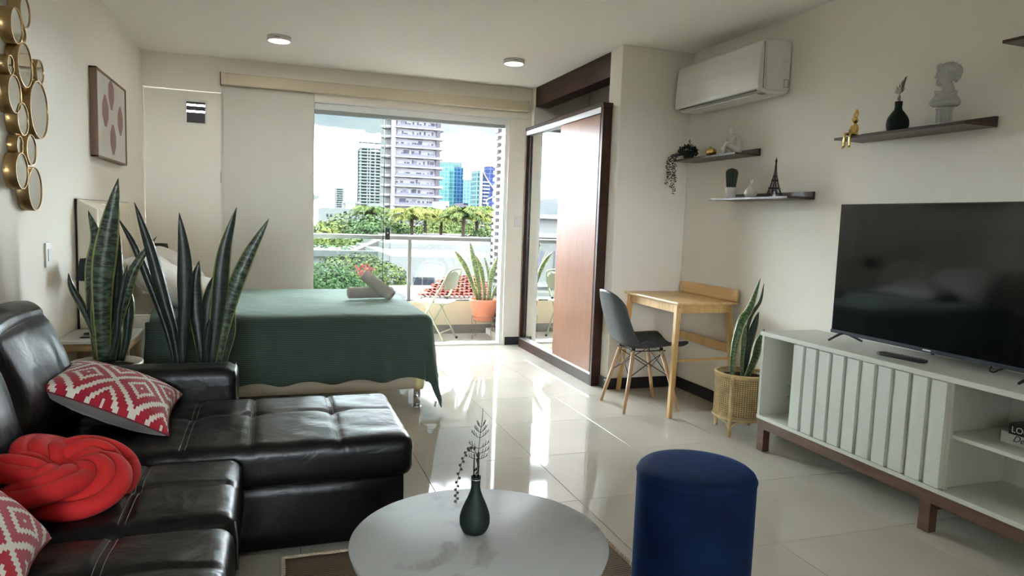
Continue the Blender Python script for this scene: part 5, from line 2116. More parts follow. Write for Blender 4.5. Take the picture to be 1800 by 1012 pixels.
m_greyback = mat('grey_velveteen', (0.17, 0.155, 0.14, 1), .8, bump=.2, bscale=200, sheen=.3)


def throw_pillow(lb, A, B, C_, D, th, sd, uo=(0, 0), us=1.0):
    """cushion given by its four corners (world), A-B the near edge"""
    cen = (A + B + C_ + D) / 4
    t = thing('throw_pillow', lb, 'cushion', cen, group='red and white patterned cushions on the sofa')
    nrm = (B - A + C_ - D).cross(D - A + C_ - B).normalized()

    def side(sg):
        def fn(a, b):
            u, v_ = a * 2 - 1, b * 2 - 1
            k = (max(0, 1 - u * u) * max(0, 1 - v_ * v_)) ** .42
            a2 = .5 + .5 * u * (1 - .10 * (1 - v_ * v_))
            b2 = .5 + .5 * v_ * (1 - .10 * (1 - u * u))
            p = A.lerp(B, a2).lerp(D.lerp(C_, a2), b2) - cen
            return p + nrm * (sg * th / 2 * k + .006 * noise.noise(Vector((u * 3 + sd, v_ * 3, sg + sd))) * k)
        return fn
    f1 = MB().grid(side(1), 40, 40)
    f1.uv = {i: ((uv_[0] * us + uo[0]), (uv_[1] * us + uo[1])) for i, uv_ in f1.uv.items()}
    obj('patterned_front', f1, m_ikat, t)
    obj('plain_back', MB().grid(lambda a, b: side(-1)(1 - a, b), 30, 30, uvs=False), m_greyback, t)
    ed = []
    for (a0, b0, a1, b1) in ((0, 0, 1, 0), (1, 0, 1, 1), (1, 1, 0, 1), (0, 1, 0, 0)):
        for k in range(16):
            ed.append(side(1)(a0 + (a1 - a0) * k / 16, b0 + (b1 - b0) * k / 16))
    obj('piping', MB().tube(ed, .003, 6, closed=True), mat('dark_red_piping', (.16, .008, .018, 1), .8), t)
    return t


throw_pillow('red and white diamond-patterned cushion lying on the chaise against the sofa back', Vector((-.79, 2.77, .615)), Vector((-.352, 2.635, .455)), Vector((-.365, 3.148, .475)), Vector((-.78, 3.19, .615)), .17, 2.0)
throw_pillow('red and white diamond-patterned cushion cut by the lower left corner of the picture', Vector((-.80, 1.52, .56)), Vector((-.49, 1.60, .44)), Vector((-.505, 1.855, .455)), Vector((-.80, 2.02, .66)), .15, 6.0, uo=(.23, .05), us=.85)

# knotted cushion
kc = MB()
m_red = mat('red_velvet', (0.50, 0.010, 0.010, 1), .85, sheen=.03, bump=.05, bscale=200)
KR, KA, KB_, kr = .100, .046, .036, .0265
c0 = Vector((-.575, 2.205, .50))
Mk = Euler((.18, .10, .55)).to_matrix()
KN = 300
for off in (-1, 0, 1):
    pts = []
    for i in range(KN):
        t = 2 * PI * i / KN
        f_ = lambda t: Vector(((KR + KA * math.cos(5 * t)) * math.cos(2 * t), (KR + KA * math.cos(5 * t)) * math.sin(2 * t), KB_ * math.sin(5 * t)))
        p = f_(t)
        d = (f_(t + .001) - p)
        d.z = 0
        d.normalize()
        sd_ = Vector((-d.y, d.x, 0))
        pts.append(Mk @ (p + sd_ * off * kr * 1.62 + Vector((0, 0, -.008 * abs(off)))))
    kc.tube(pts, kr, 14, closed=True)
ko = solo('knot_cushion', kc, m_red, 'bright red velvet knotted cushion sitting on the black sofa seat', 'cushion', (0, 0, 0))
ko.location = c0
# materials out in the open: colours darkened far below real to offset sky brightness
OUT = 0.085


def omat(name, col, *a, **k):
    k.setdefault('spec', 0.0)
    return mat(name, tuple(c * OUT for c in col[:3]) + (1,), *a, **k)


def ofacade(name, wall, glassc, *a, **k):
    m = facade(name, tuple(c * OUT for c in wall[:3]) + (1,), tuple(c * OUT for c in glassc[:3]) + (1,), *a, **k)
    m.node_tree.nodes['Principled BSDF'].inputs['Specular IOR Level'].default_value = 0.0
    return m


# ================================================================== BALCONY
BYB = 7.40
m_conc = mat('pale_balcony_paint', (0.62, 0.54, 0.40, 1), .9, var=.06, vscale=3)
m_cfl = mat('balcony_tile', (0.50, 0.49, 0.47, 1), .5, var=.08, vscale=4)
struct('balcony_floor', MB().box(-4.0, 2.45, YF + .15, 7.75, -.20, -.012), m_cfl)
struct('balcony_parapet', MB().box(-4.0, 2.45, BYB, BYB + .14, -.012, .345).box(-4.0, 2.45, BYB - .012, BYB, -.012, .085, mi=1), [m_conc, mat('balcony_skirting', (0.20, 0.19, 0.18, 1), .8)])
struct('balcony_ceiling', MB().box(-4.0, 2.6, YF + .15, 7.9, 2.60, 2.75), m_ceil)
struct('balcony_side', MB().box(2.45, 2.6, YF + .15, 7.75, -.2, 2.75), m_white)
struct('exterior_wall', MB().box(-4.0, XL - .15, YF, YF + .15, -.2, 2.75), m_white)
m_rail = mat('pale_rail_metal', (0.17, 0.17, 0.165, 1), .6, spec=.1)
rl = thing('balcony_railing', 'pale metal balcony railing with glass infill on a low parapet', 'railing', (0, BYB + .06, .345))
obj('handrail', MB().box(-4.0, 2.335, BYB + .02, BYB + .085, 1.012, 1.058), m_rail, rl, world=True, bevel=.012, seg=3)
obj('bottom_rail', MB().box(-4.0, 2.335, BYB + .04, BYB + .065, .345, .362), m_rail, rl, world=True)
for x in (-2.2, -.4, 1.385, 2.32):
    obj('post', MB().box(x - .018, x + .018, BYB + .035, BYB + .075, .345, 1.02), m_rail, rl, world=True, bevel=.003)
for (a, b) in ((-4.0, -2.22), (-2.18, -.42), (-.38, 1.365), (1.405, 2.30)):
    obj('glass_infill', MB().box(a, b, BYB + .052, BYB + .058, .365, 1.008), glass('rail_glass', (.93, .96, .945, 1)), rl, world=True)

# louvred side screen
sc_ = thing('louvre_screen', 'tall white screen of stacked horizontal louvres at the right end of the balcony', 'screen', (2.30, 7.0, 0))
m_lou = mat('grey_white_louvre', (0.26, 0.26, 0.27, 1), .7, spec=0.1)
obj('back_board', MB().box(2.36, 2.385, 6.76, 7.38, .05, 2.59), mat('dark_screen_backing', (.012, .012, .014, 1), .7), sc_, world=True)  # near-black board that shows through the gaps between the slats
for k in range(34):
    z = .10 + k * .0735
    obj('slat', MB().box(2.290, 2.355, 6.80, 7.32, z, z + .038), m_lou, sc_, world=True)
    obj('slat_end', MB().box(2.262, 2.355, 7.18, 7.30, z + .036, z + .076), m_lou, sc_, world=True)
for y in (6.78, 7.06):
    obj('upright', MB().box(2.335, 2.360, y, y + .05, .02, 2.59), m_lou, sc_, world=True)
obj('curb', MB().box(2.25, 2.40, 6.745, 7.36, -.012, .05), m_white, sc_, world=True)

# folding chairs
m_fc = mat('cream_green_steel', (0.36, 0.385, 0.28, 1), .4)
m_fc2 = mat('mint_steel', (0.30, 0.52, 0.38, 1), .4)


def folding_chair(lb, loc, rz, mm, label2=None):
    """local: faces -X; back tubes run from the top of the back down to the front feet"""
    t = thing('folding_chair', lb, 'chair', loc, rz, group='metal folding chairs on the balcony')
    W = .20
    # main inverted-U tube: front feet (-.20) up to top of back (+.20)
    up = []
    p0, p1 = Vector((-.20, 0, 0)), Vector((.17, 0, .64))
    pts = [Vector((p0.x, -W, 0)), Vector((p1.x, -W, p1.z)), Vector((p1.x + .03, -W + .02, .71)), Vector((p1.x + .045, -W + .07, .745)), Vector((p1.x + .05, 0, .755)),
           Vector((p1.x + .045, W - .07, .745)), Vector((p1.x + .03, W - .02, .71)), Vector((p1.x, W, p1.z)), Vector((p0.x, W, 0))]
    path = [pts[0], pts[0].lerp(pts[1], .5)] + bez(pts[1:-1], 20) + [pts[-1].lerp(pts[-2], .5), pts[-1]]
    obj('back_frame', MB().tube(path, .0105, 8), mm, t)

    def bfn(a, b):
        y = (a * 2 - 1) * (W - .012)
        z = .545 + b * .185
        zc = .545 + b * .185 - (.05 * abs(a * 2 - 1) ** 4 if b > .5 else 0) * (b - .5) * 2
        x = .17 + .115 * (zc - .64) + .022 * (1 - (a * 2 - 1) ** 2)
        return (x + .0, y, zc)
    obj('backrest', MB().grid(bfn, 14, 8), mm, t, solid=-.003)

    obj('seat', MB().rbox((-.03, 0, .405), (.37, .36, .022), .010, (14, 14, 2), lambda p: p + Vector((0, 0, -.010 * math.cos(min(1, abs(p.y) / .18) * PI / 2)))), mm, t)
    for s_ in (-1, 1):
        obj('rear_leg', MB().tube([(-.05, s_ * (W - .025), .395), (.17, s_ * (W - .025), 0)], .0095, 8), mm, t)
        obj('hinge', MB().cyl((0, 0, 0), .016, -.006, .006, 12).xf(Matrix.Translation((.045, s_ * (W - .012), .424)) @ Matrix.Rotation(PI / 2, 4, 'X')), m_black, t)
        obj('foot_cap', MB().cyl((.17, s_ * (W - .025), 0), .013, 0, .022, 12), m_black, t)
        obj('foot_cap', MB().cyl((-.20, s_ * W, 0), .013, 0, .022, 12), m_black, t)
    obj('crossbar', MB().tube([(.115, -W + .025, .10), (.115, W - .025, .10)], .008, 8), mm, t)
    obj('crossbar', MB().tube([(-.155, -W, .08), (-.155, W, .08)], .008, 8), mm, t)
    return t


folding_chair('cream folding chair on the balcony beside the terracotta pot', (1.60, 7.04, -.012), -.62, m_fc)
folding_chair('mint green folding chair seen through the glass behind the bed, left end', (.20, 7.02, -.012), PI + .35, m_fc2)

# terracotta pot on wire stand
pt_ = thing('potted_plant', 'snake plant in a terracotta pot raised on a wire stand on the balcony', 'plant', (2.13, 7.06, -.012))
m_tc = mat('salmon_terracotta', (0.62, 0.22, 0.13, 1), .6, var=.06, vscale=8)
obj('pot', MB().lathe([(.098, .195), (.104, .200), (.106, .225), (.112, .228), (.146, .355), (.150, .362), (.152, .395), (.160, .402), (.160, .425), (.150, .425), (.145, .39), (.001, .388)], n=48), m_tc, pt_)
obj('soil', MB().lathe([(.146, .396), (.06, .402), (.001, .403)], n=32), m_soil, pt_)
ws_ = MB()
ws_.tube([(.112 * math.cos(k * PI / 16), .112 * math.sin(k * PI / 16), .235) for k in range(32)], .0035, 6, closed=True)
ws_.tube([(.104 * math.cos(k * PI / 16), .104 * math.sin(k * PI / 16), .190) for k in range(32)], .0035, 6, closed=True)
for k in range(4):
    a = math.radians(200 + k * 90)
    d = Vector((math.cos(a), math.sin(a), 0))
    ws_.tube(bez([d * .112 + Vector((0, 0, .235)), d * .150 + Vector((0, 0, .245)), d * .155 + Vector((0, 0, .20)), d * .135 + Vector((0, 0, .08)), d * .150 + Vector((0, 0, .008)), d * .135 + Vector((0, 0, .004)), d * .128 + Vector((0, 0, .03))], 24), .0035, 6)
obj('wire_stand', ws_, mat('rusty_wire', (.30, .24, .17, 1), .5, metal=.5), pt_)
m_leafo = leaf_mat('outdoor_leaf', (0.05, 0.085, 0.035, 1), (0.20, 0.24, 0.10, 1), (0.36, 0.36, 0.16, 1), bands=40)
for r_ in [
    ([(840, 527), (829, 495), (818, 468), (808, 452), (799, 440)], 11, .0, .05, m_leafo, dict(cup=.25)),
    ([(842, 527), (832, 500), (822, 478), (814, 458), (807, 439)], 4, .04, .08, m_leafo, dict(cup=.25)),
    ([(844, 527), (841, 500), (836, 470), (830, 445), (826, 424)], 11, .0, .02, m_leafo, dict(cup=.25)),
    ([(852, 527), (850, 500), (847, 480), (842, 462), (834, 446)], 9, .02, .02, m_leafo, dict(cup=.25)),
    ([(857, 527), (859, 500), (858, 480), (855, 465), (850, 447)], 5, .03, .03, m_leafo, dict(cup=.25)),
    ([(860, 527), (862, 500), (866, 480), (870, 465), (876, 449)], 9, -.03, .0, m_leafo, dict(cup=.25)),
    ([(857, 527), (860, 505), (863, 485), (867, 470), (872, 458)], 8, -.02, .0, m_leafo, dict(cup=.25)),
    ([(864, 527), (868, 515), (873, 505), (878, 497), (882, 489)], 7, -.04, -.02, m_leafo, dict(cup=.25)),
]:
    px_leaves(pt_, [r_], 7.05)

# ================================================================== CITY AND TREES
GZ = -12.0
struct('street_ground', MB().box(-260, 420, -300, 900, GZ - 1, GZ), omat('street_asphalt', (0.30, 0.30, 0.29, 1), .9))

# --- foliage kit
def crown_mesh(name, rx, rz, n, s_, sd, mm, lumps=7):
    random.seed(sd)
    L = []
    for k in range(lumps):
        a = 2 * PI * k / lumps + random.uniform(-.3, .3)
        rr = random.uniform(.25, .62)
        L.append((Vector((rx * rr * math.cos(a), rx * rr * math.sin(a), random.uniform(-.3, .35) * rz)), random.uniform(.42, .60)))
    L.append((Vector((0, 0, rz * .35)), .6))
    mb = MB()
    for k in range(n):
        c, f = random.choice(L)
        d = Vector((random.gauss(0, 1), random.gauss(0, 1), random.gauss(.25, 1))).normalized()
        p = c + Vector((d.x * rx * f, d.y * rx * f, d.z * rz * f)) * random.uniform(.86, 1.03)
        nn = (d + Vector((random.uniform(-.6, .6), random.uniform(-.6, .6), random.uniform(-.2, .8)))).normalized()
        t1 = nn.orthogonal().normalized()
        t1.rotate(Matrix.Rotation(random.uniform(0, 6.28), 3, nn))
        t2 = nn.cross(t1)
        w = s_ * random.uniform(.6, 1.3)
        mb.add([p - t1 * w, p - t2 * w * .55, p + t1 * w, p + t2 * w * .55], [(0, 1, 2, 3)])
    return mb.mesh(name, [mm])


def leafy(name, c1, c2, sc=1.2):
    c1 = tuple(c * OUT * 1.35 for c in c1[:3]) + (1,)
    c2 = tuple(c * OUT * 1.35 for c in c2[:3]) + (1,)
    q = NT(name)
    n = q.n('TexNoise', Scale=sc, Detail=5)
    q.l(coords(q), n.inputs['Vector'])
    g = q.n('NewGeometry')
    mx_ = q.n('Math', operation='MULTIPLY_ADD')
    q.l(g.outputs['Random Per Island'], mx_.inputs[0])
    mx_.inputs[1].default_value = .35
    sb = q.n('Math', operation='SUBTRACT')
    q.l(n.outputs['Fac'], sb.inputs[0]); sb.inputs[1].default_value = .17
    q.l(sb.outputs[0], mx_.inputs[2])
    q.l(ramp(q, mx_.outputs[0], [(.36, c1), (.64, c2)]), q.p.inputs['Base Color'])
    q.p.inputs['Roughness'].default_value = .6
    q.p.inputs['Specular IOR Level'].default_value = 0.0
    return q.m


m_lg = leafy('leaf_light_green', (.09, .14, .05, 1), (.27, .34, .13, 1))
m_ly = leafy('leaf_yellow_green', (.13, .17, .05, 1), (.38, .41, .13, 1))
m_ld = leafy('leaf_mid_green', (.06, .11, .055, 1), (.18, .27, .12, 1))
m_bark = omat('bark', (.16, .13, .10, 1), .9)
crowns = {('g', 0): crown_mesh('leaves', 4.2, 2.9, 9000, .125, 1, m_lg), ('y', 0): crown_mesh('leaves', 4.0, 2.6, 8500, .125, 2, m_ly), ('d', 0): crown_mesh('leaves', 4.4, 3.0, 9000, .125, 3, m_ld),
          ('g', 1): crown_mesh('leaves', 4.0, 3.2, 9000, .125, 4, m_lg), ('d', 1): crown_mesh('leaves', 4.4, 2.6, 9000, .125, 6, m_ld)}
trunk_me = None


def tree(lb, px, top_px, Y, kind, var=0, s_=1.0, group='leafy trees beyond the balcony'):
    p = at(px, top_px, Y=Y)
    me = crowns[(kind, var)]
    cz = p.z - 2.9 * s_
    t = thing('tree', lb, 'tree', (p.x, Y, GZ), rotz=px * .7, group=group)
    h_ = cz - GZ
    tr = MB()
    tr.tube([(0, 0, 0), (.1, .05, h_ * .5), (0, 0, h_)], [.30 * s_, .22 * s_, .12 * s_], 8)
    for k in range(4):
        a = k * 1.6 + px
        tr.tube([(0, 0, h_ * .72), (1.2 * s_ * math.cos(a), 1.2 * s_ * math.sin(a), h_ * .9), (2.2 * s_ * math.cos(a), 2.2 * s_ * math.sin(a), h_ + .4)], [.11 * s_, .08 * s_, .04 * s_], 6)
    obj('trunk', tr, m_bark, t)
    o = bpy.data.objects.new('crown', me)
    COL.objects.link(o)
    o.parent = t
    o.location = (0, 0, h_)
    o.scale = (s_, s_, s_)
    o['kind'] = 'stuff'


tree('yellow-green tree top just over the handrail at the left edge of the glass', 560, 376, 46, 'y')
tree('mid green tree between the left window edge and the pale tower', 622, 369, 52, 'g')
tree('dark green tree crossed by the vertical edge of the glass door', 668, 374, 47, 'd')
tree('green tree at the foot of the big apartment tower, left of the palms', 705, 384, 60, 'g', 1)
tree('round dense tree top between the palms, below the teal tower', 795, 373, 58, 'g', 1, 1.1)
tree('yellowish tree next to the curved blue tower', 858, 381, 60, 'y')
tree('lower dark green tree left of the white rooftops, under the handrail', 575, 412, 36, 'd', 1, .95)
tree('broad green tree under the handrail behind the white gable', 632, 410, 40, 'g', 0, .9)
tree('small bright green tree above the rolled towels', 632, 446, 19.5, 'g', 1, .36)
tree('feathery pale tree at the left edge of the glass above the bed', 565, 452, 18.5, 'd', 1, .34)
tree('green tree behind the balcony snake plant', 852, 400, 43, 'd', 0, .9)
tree('tree rising behind the long white building, right of the latch', 742, 398, 56, 'g', 0, 1.0)
tree('rounded tree filling the skyline under the teal tower', 822, 379, 62, 'd', 1, 1.0)
tree('green tree filling in between the palms in front of the big tower', 760, 388, 54, 'g', 0, .8)
tree('low shrub-like tree by the red tiled roof', 757, 506, 15.5, 'g', 0, .17, None)

# palms
def frond_mesh(name, n_f, L, mm, sd):
    random.seed(sd)
    mb = MB()
    for k in range(n_f):
        a = k * 2.4 + random.uniform(-.3, .3)
        el = random.uniform(.1, 1.15)
        d = Vector((math.cos(a), math.sin(a), 0))
        path = bez([(0, 0, 0), d * L * .4 * math.cos(el * .7) + Vector((0, 0, L * .42 * math.sin(el))), d * L * .75 + Vector((0, 0, L * .45 * math.sin(el) - .1)), d * L + Vector((0, 0, L * .45 * math.sin(el) - L * .35))], 12)
        for i in range(1, 13):
            p = path[i]
            tn = (path[min(i + 1, 12)] - path[i - 1]).normalized()
            sd_ = tn.cross(Vector((0, 0, 1))).normalized()
            ll = L * .34 * math.sin(PI * min(.95, i / 13 + .12))
            for s_ in (-1, 1):
                for r2 in (0, .25, .5):
                    b = path[i - 1].lerp(p, r2 + .4)
                    e_ = b + (sd_ * s_ * .9 + tn * .6 + Vector((0, 0, -.45))).normalized() * ll
                    mb.add([b, b.lerp(e_, .5) + tn * .035, e_, b.lerp(e_, .5) - tn * .035], [(0, 1, 2, 3)])
    return mb.mesh(name, [mm])


fm = [frond_mesh('fronds', 26, 1.75, m_ly, 5), frond_mesh('fronds', 26, 1.7, m_lg, 8)]
for i, (px, py, Y, v_, lb) in enumerate([(724, 384, 44, 0, 'bright palm standing left of the others, right of the door latch'), (748, 379, 50, 1, 'palm crown in front of the big apartment tower'),
                                        (776, 386, 46, 0, 'palm with a yellow crown at the middle of the open doorway'), (815, 380, 42, 1, 'tall palm above the white building, left of the snake plant'),
                                        (838, 386, 45, 0, 'palm behind the tips of the balcony snake plant'), (868, 378, 48, 1, 'palm partly hidden by the louvre screen'),
                                        (655, 378, 50, 1, 'palm seen through the glass left of the door edge')]):
    p = at(px, py, Y=Y)
    t = thing('palm_tree', lb, 'palm', (p.x, Y, GZ), rotz=i * 1.3, group='palm trees beyond the balcony')
    obj('trunk', MB().tube([(.2, 0, 0), (.1, .05, (p.z - GZ) * .5), (0, 0, p.z - GZ)], [.15, .12, .10], 8), m_bark, t)
    o = bpy.data.objects.new('crown', fm[v_])
    COL.objects.link(o)
    o.parent = t
    o.location = (0, 0, p.z - GZ)
    o['kind'] = 'stuff'

# pink blossom
pb_ = at(643, 474, Y=7.62)
bl_ = thing('pink_blossom', 'spray of pink blossom beyond the glass above the rolled towels', 'flower', (pb_.x, 7.62, .30))
random.seed(5)
fb = MB()
for k in range(46):
    c = Vector((random.gauss(0, .045), random.gauss(0, .03), pb_.z - .30 + random.gauss(0, .035)))
    for j in range(5):
        a = j * 2 * PI / 5 + k
        nrm = Vector((random.uniform(-.3, .3), -1, random.uniform(-.2, .6))).normalized()
        t1 = nrm.orthogonal().normalized()
        t2 = nrm.cross(t1)
        d = t1 * math.cos(a) + t2 * math.sin(a)
        w = t2 * math.cos(a) - t1 * math.sin(a)
        fb.add([c, c + d * .010 + w * .006, c + d * .017, c + d * .010 - w * .006], [(0, 1, 2, 3)])
obj('petals', fb, mat('coral_pink_petal', (.42, .10, .13, 1), .6), bl_, kind='stuff')
obj('stem', MB().tube(bez([(0, 0, -.35), (.02, 0, 0), (-.01, 0, pb_.z - .33), (.02, 0, pb_.z - .28)], 10), .004, 6), omat('sprig_green', (.12, .14, .06, 1), .6), bl_)

# --- towers. each builder: photo columns u0..u1, top row, depth
def span(u0, u1, v, Y):
    a, b = at(u0, v, Y=Y), at(u1, v, Y=Y)
    return a.x, b.x, (a.z + b.z) / 2


def block(name, lb, u0, u1, vtop, Y, depth, mm, group=None, zb=GZ, cat='building', top=None):
    x0, x1, zt = span(u0, u1, vtop, Y)
    t = thing(name, lb, cat, ((x0 + x1) / 2, Y, zb), group=group)
    obj('wall', MB().box(x0, x1, Y, Y + depth, zb, zt), mm, t, world=True)
    return t, x0, x1, zt


m_ct = omat('tower_concrete', (0.78, 0.76, 0.76, 1), .8)
m_ctw = omat('tower_white', (0.76, 0.75, 0.77, 1), .7)
m_twin = omat('tower_window', (0.22, 0.23, 0.30, 1), .25)
m_twin2 = omat('tower_window_pale', (0.42, 0.43, 0.52, 1), .25)
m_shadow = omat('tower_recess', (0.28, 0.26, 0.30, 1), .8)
# main apartment tower
Y = 230
tw, x0, x1, zt = block('apartment_tower', 'large pale apartment tower with curved balconies filling the middle of the doorway', 693, 771, 168, Y, 18, m_ctw)
xl_, xr_ = at(680, 300, Y=Y).x, at(779, 300, Y=Y).x
obj('side_wing', MB().box(xl_, x0, Y + 2, Y + 16, GZ, zt), omat('tower_grey', (.50, .52, .50, 1), .8), tw, world=True)
obj('corner_pier', MB().box(x0 - .5, x0 + .6, Y - 1.0, Y, GZ, zt), m_ct, tw, world=True)
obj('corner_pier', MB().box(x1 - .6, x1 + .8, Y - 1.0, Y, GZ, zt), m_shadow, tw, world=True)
pane_cache = {}


def shared_box(name, dx, dy, dz, mm):
    k = (name, round(dx, 3), round(dy, 3), round(dz, 3), mm.name)
    if k not in pane_cache:
        pane_cache[k] = MB().box(-dx / 2, dx / 2, -dy / 2, dy / 2, 0, dz).mesh(name, [mm])
    return pane_cache[k]


def place(name, me, root, x, y, z):
    o = bpy.data.objects.new(name, me)
    COL.objects.link(o)
    o.parent = root
    o.location = Vector((x, y, z)) - root.location
    return o


FH = (at(720, 300, Y=Y).z - at(720, 317, Y=Y).z)
random.seed(31)
ztop = at(720, 209, Y=Y).z
for k in range(13):
    z = ztop - k * FH
    if z < -6:
        break
    place('balcony', shared_box('balcony', x1 - x0, 1.5, FH * .12, m_ct), tw, (x0 + x1) / 2, Y - .75, z)
    place('balustrade', shared_box('balustrade', x1 - x0 - 1.6, .12, FH * .26, m_twin2), tw, (x0 + x1) / 2, Y - 1.4, z + FH * .12)
    # rounded side balconies
    sb_ = MB().lathe([(1.5, 0), (2.1, FH * .10), (2.1, FH * .32), (1.95, FH * .32), (1.95, FH * .14), (.01, FH * .14)], n=20, capt=False) if k == 0 else None
    if k == 0:
        sbm = sb_.mesh('round_balcony', [m_ct])
    place('round_balcony', sbm, tw, xr_ - 1.9, Y + .8, z - FH * .1)
    place('round_balcony', sbm, tw, xl_ + .3, Y + 2.5, z - FH * .1)
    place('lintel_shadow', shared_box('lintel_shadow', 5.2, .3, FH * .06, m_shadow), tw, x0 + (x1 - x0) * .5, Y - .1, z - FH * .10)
    fx = [.07, .20, .27, .34, .44, .49, .54, .60, .70, .80, .88]
    for f_ in fx:
        w_ = random.choice([.9, .6, 1.3, .5])
        h_ = random.choice([.42, .5, .3, .25]) * FH
        if random.random() < .18:
            continue
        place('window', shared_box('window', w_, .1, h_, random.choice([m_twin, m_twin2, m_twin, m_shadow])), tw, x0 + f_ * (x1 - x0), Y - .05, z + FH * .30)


def slab_tower(lb, u0, u1, vtop, Y, nfl, vbot, cols, mm, name='tower_block'):
    t, a, b, zt_ = block(name, lb, u0, u1, vtop, Y, (u1 - u0) / FPX * Y * .6, omat('recess_grey', (.14, .16, .18, 1), .7))
    zb_ = span(u0, u1, vbot, Y)[2]
    fh = (zt_ - zb_) / nfl
    w = b - a
    for k in range(nfl + 1):
        place('floor_slab', shared_box('floor_slab', w * 1.05, w * .08, fh * .40, mm), t, (a + b) / 2, Y - w * .03, zt_ - k * fh)
    for c in cols:
        place('pier', shared_box('pier', w * c[1], w * .06, zt_ - zb_, mm), t, a + c[0] * w, Y - w * .02, zb_)
    return t, a, b, zt_


t2, a2, b2, z2 = slab_tower('pale unfinished tower with many floor slabs behind the glass, left of the big tower', 632, 684, 262, 600, 21, 376, [(.04, .05), (.27, .04), (.36, .05), (.53, .05), (.72, .05), (.86, .05)], omat('slab_white', (.66, .68, .68, 1), .7))
for f_ in (.08, .30, .50, .72, .92):
    place('roof_column', shared_box('roof_column', 1.2, 1.2, 5.0, m_ctw), t2, a2 + f_ * (b2 - a2), 600, z2)
place('roof_slab', shared_box('roof_slab', b2 - a2, 10, 1.4, m_ct), t2, (a2 + b2) / 2, 604, z2 + 5)
slab_tower('small white tower low on the skyline at the left of the glass', 589, 605, 332, 520, 9, 366, [(.1, .16), (.9, .16)], omat('slab_white', (.66, .68, .68, 1), .7))

m_teal = ofacade('teal_curtain_wall', (.30, .52, .55, 1), (.10, .36, .42, 1), 2.6, 2.6, rough=.25, fz=.8)
m_tealp = ofacade('pale_teal_curtain_wall', (.45, .72, .72, 1), (.24, .60, .60, 1), 2.6, 2.6, rough=.25, fz=.8)
m_blue = ofacade('deep_blue_curtain_wall', (.16, .32, .50, 1), (.05, .16, .32, 1), 2.6, 2.6, rough=.25, fz=.8)
t4, a4, b4, z4 = block('office_tower', 'teal and blue glass office tower right of the big apartment tower', 776, 800, 290, 480, 16, m_tealp)
for (u0, u1, v, mm) in ((800, 815, 294, m_blue), (792, 800, 300, m_teal)):
    c0_, c1_, z_ = span(u0, u1, v, 479)
    obj('glass_wing', MB().box(c0_, c1_, 479, 494, GZ, z_), mm, t4, world=True)
c0_, c1_, z_ = span(778, 814, 284, 478.5)
obj('crown_frame', MB().box(c0_, c1_, 481, 494, z4 - 1, z_), ofacade('crown_louvre', (.22, .36, .36, 1), (.42, .62, .60, 1), 1.2, 3, rough=.4), t4, world=True)
t5, *_ = block('office_tower', 'light blue glass tower between the teal and the curved blue towers', 815, 837, 316, 620, 20, ofacade('light_blue_wall', (.42, .66, .80, 1), (.26, .52, .70, 1), 3.0, 3.4, rough=.3, fz=.75))
t6, a6, b6, z6 = block('office_tower', 'dark blue tower with a white wavy line down its front', 846, 876, 302, 450, 18, ofacade('navy_wall', (.26, .32, .58, 1), (.12, .17, .40, 1), 3.2, 3.2, rough=.3, fz=.85))
c0_, c1_, z_ = span(837, 845, 300, 448)
obj('teal_wing', MB().box(c0_, c1_, 448, 460, GZ, z_), ofacade('teal_grid', (.40, .62, .60, 1), (.10, .24, .28, 1), 1.9, 3.0, rough=.3), t6, world=True)
c0_, c1_, z_ = span(845, 849, 294, 447)
obj('pale_fin', MB().box(c0_, c1_, 447, 452, GZ, z_), m_ctw, t6, world=True)
c0_, c1_, z_ = span(858, 874, 292, 452)
obj('roof_box', MB().box(c0_, c1_, 452, 462, z6 - 1, z_), ofacade('navy_wall', (.2, .2, .3, 1), (.1, .1, .2, 1), 3, 3), t6, world=True)
wl = MB()
wp = [at(u, v, Y=449.5) for u, v in ((847.5, 294), (851, 306), (860, 321), (868, 333), (868, 343), (862, 348), (856, 351), (855, 357), (860, 367), (864, 377))]
wl.tube(bez(wp, 40), .55, 6)
obj('wavy_line', wl, omat('bright_white', (.8, .8, .8, 1), .6), t6, world=True)
for k in range(9):
    c0_, c1_, z_ = span(848, 859 + 2 * math.sin(k), 320 + k * 6.2, 449.8)
    obj('balcony_band', MB().box(c0_, c1_, 449.2, 450.2, z_ - .5, z_ + .5), m_ctw, t6, world=True)

m_lw = omat('low_white_wall', (0.62, 0.62, 0.61, 1), .85)
m_wd = omat('low_dark_window', (.10, .11, .14, 1), .4)


def low(lb, u0, u1, vt, Y, D, wins=(), mm=None, name='building', zb=GZ):
    t, a, b, z_ = block(name, lb, u0, u1, vt, Y, D, mm or m_lw, zb=zb)
    for (p0, p1, q0, q1) in wins:
        x_0, x_1, zt_ = span(p0, p1, q0, Y)
        zb_ = span(p0, p1, q1, Y)[2]
        obj('window', MB().box(x_0, x_1, Y - .06, Y + .02, zb_, zt_), m_wd, t, world=True)
    return t, a, b, z_


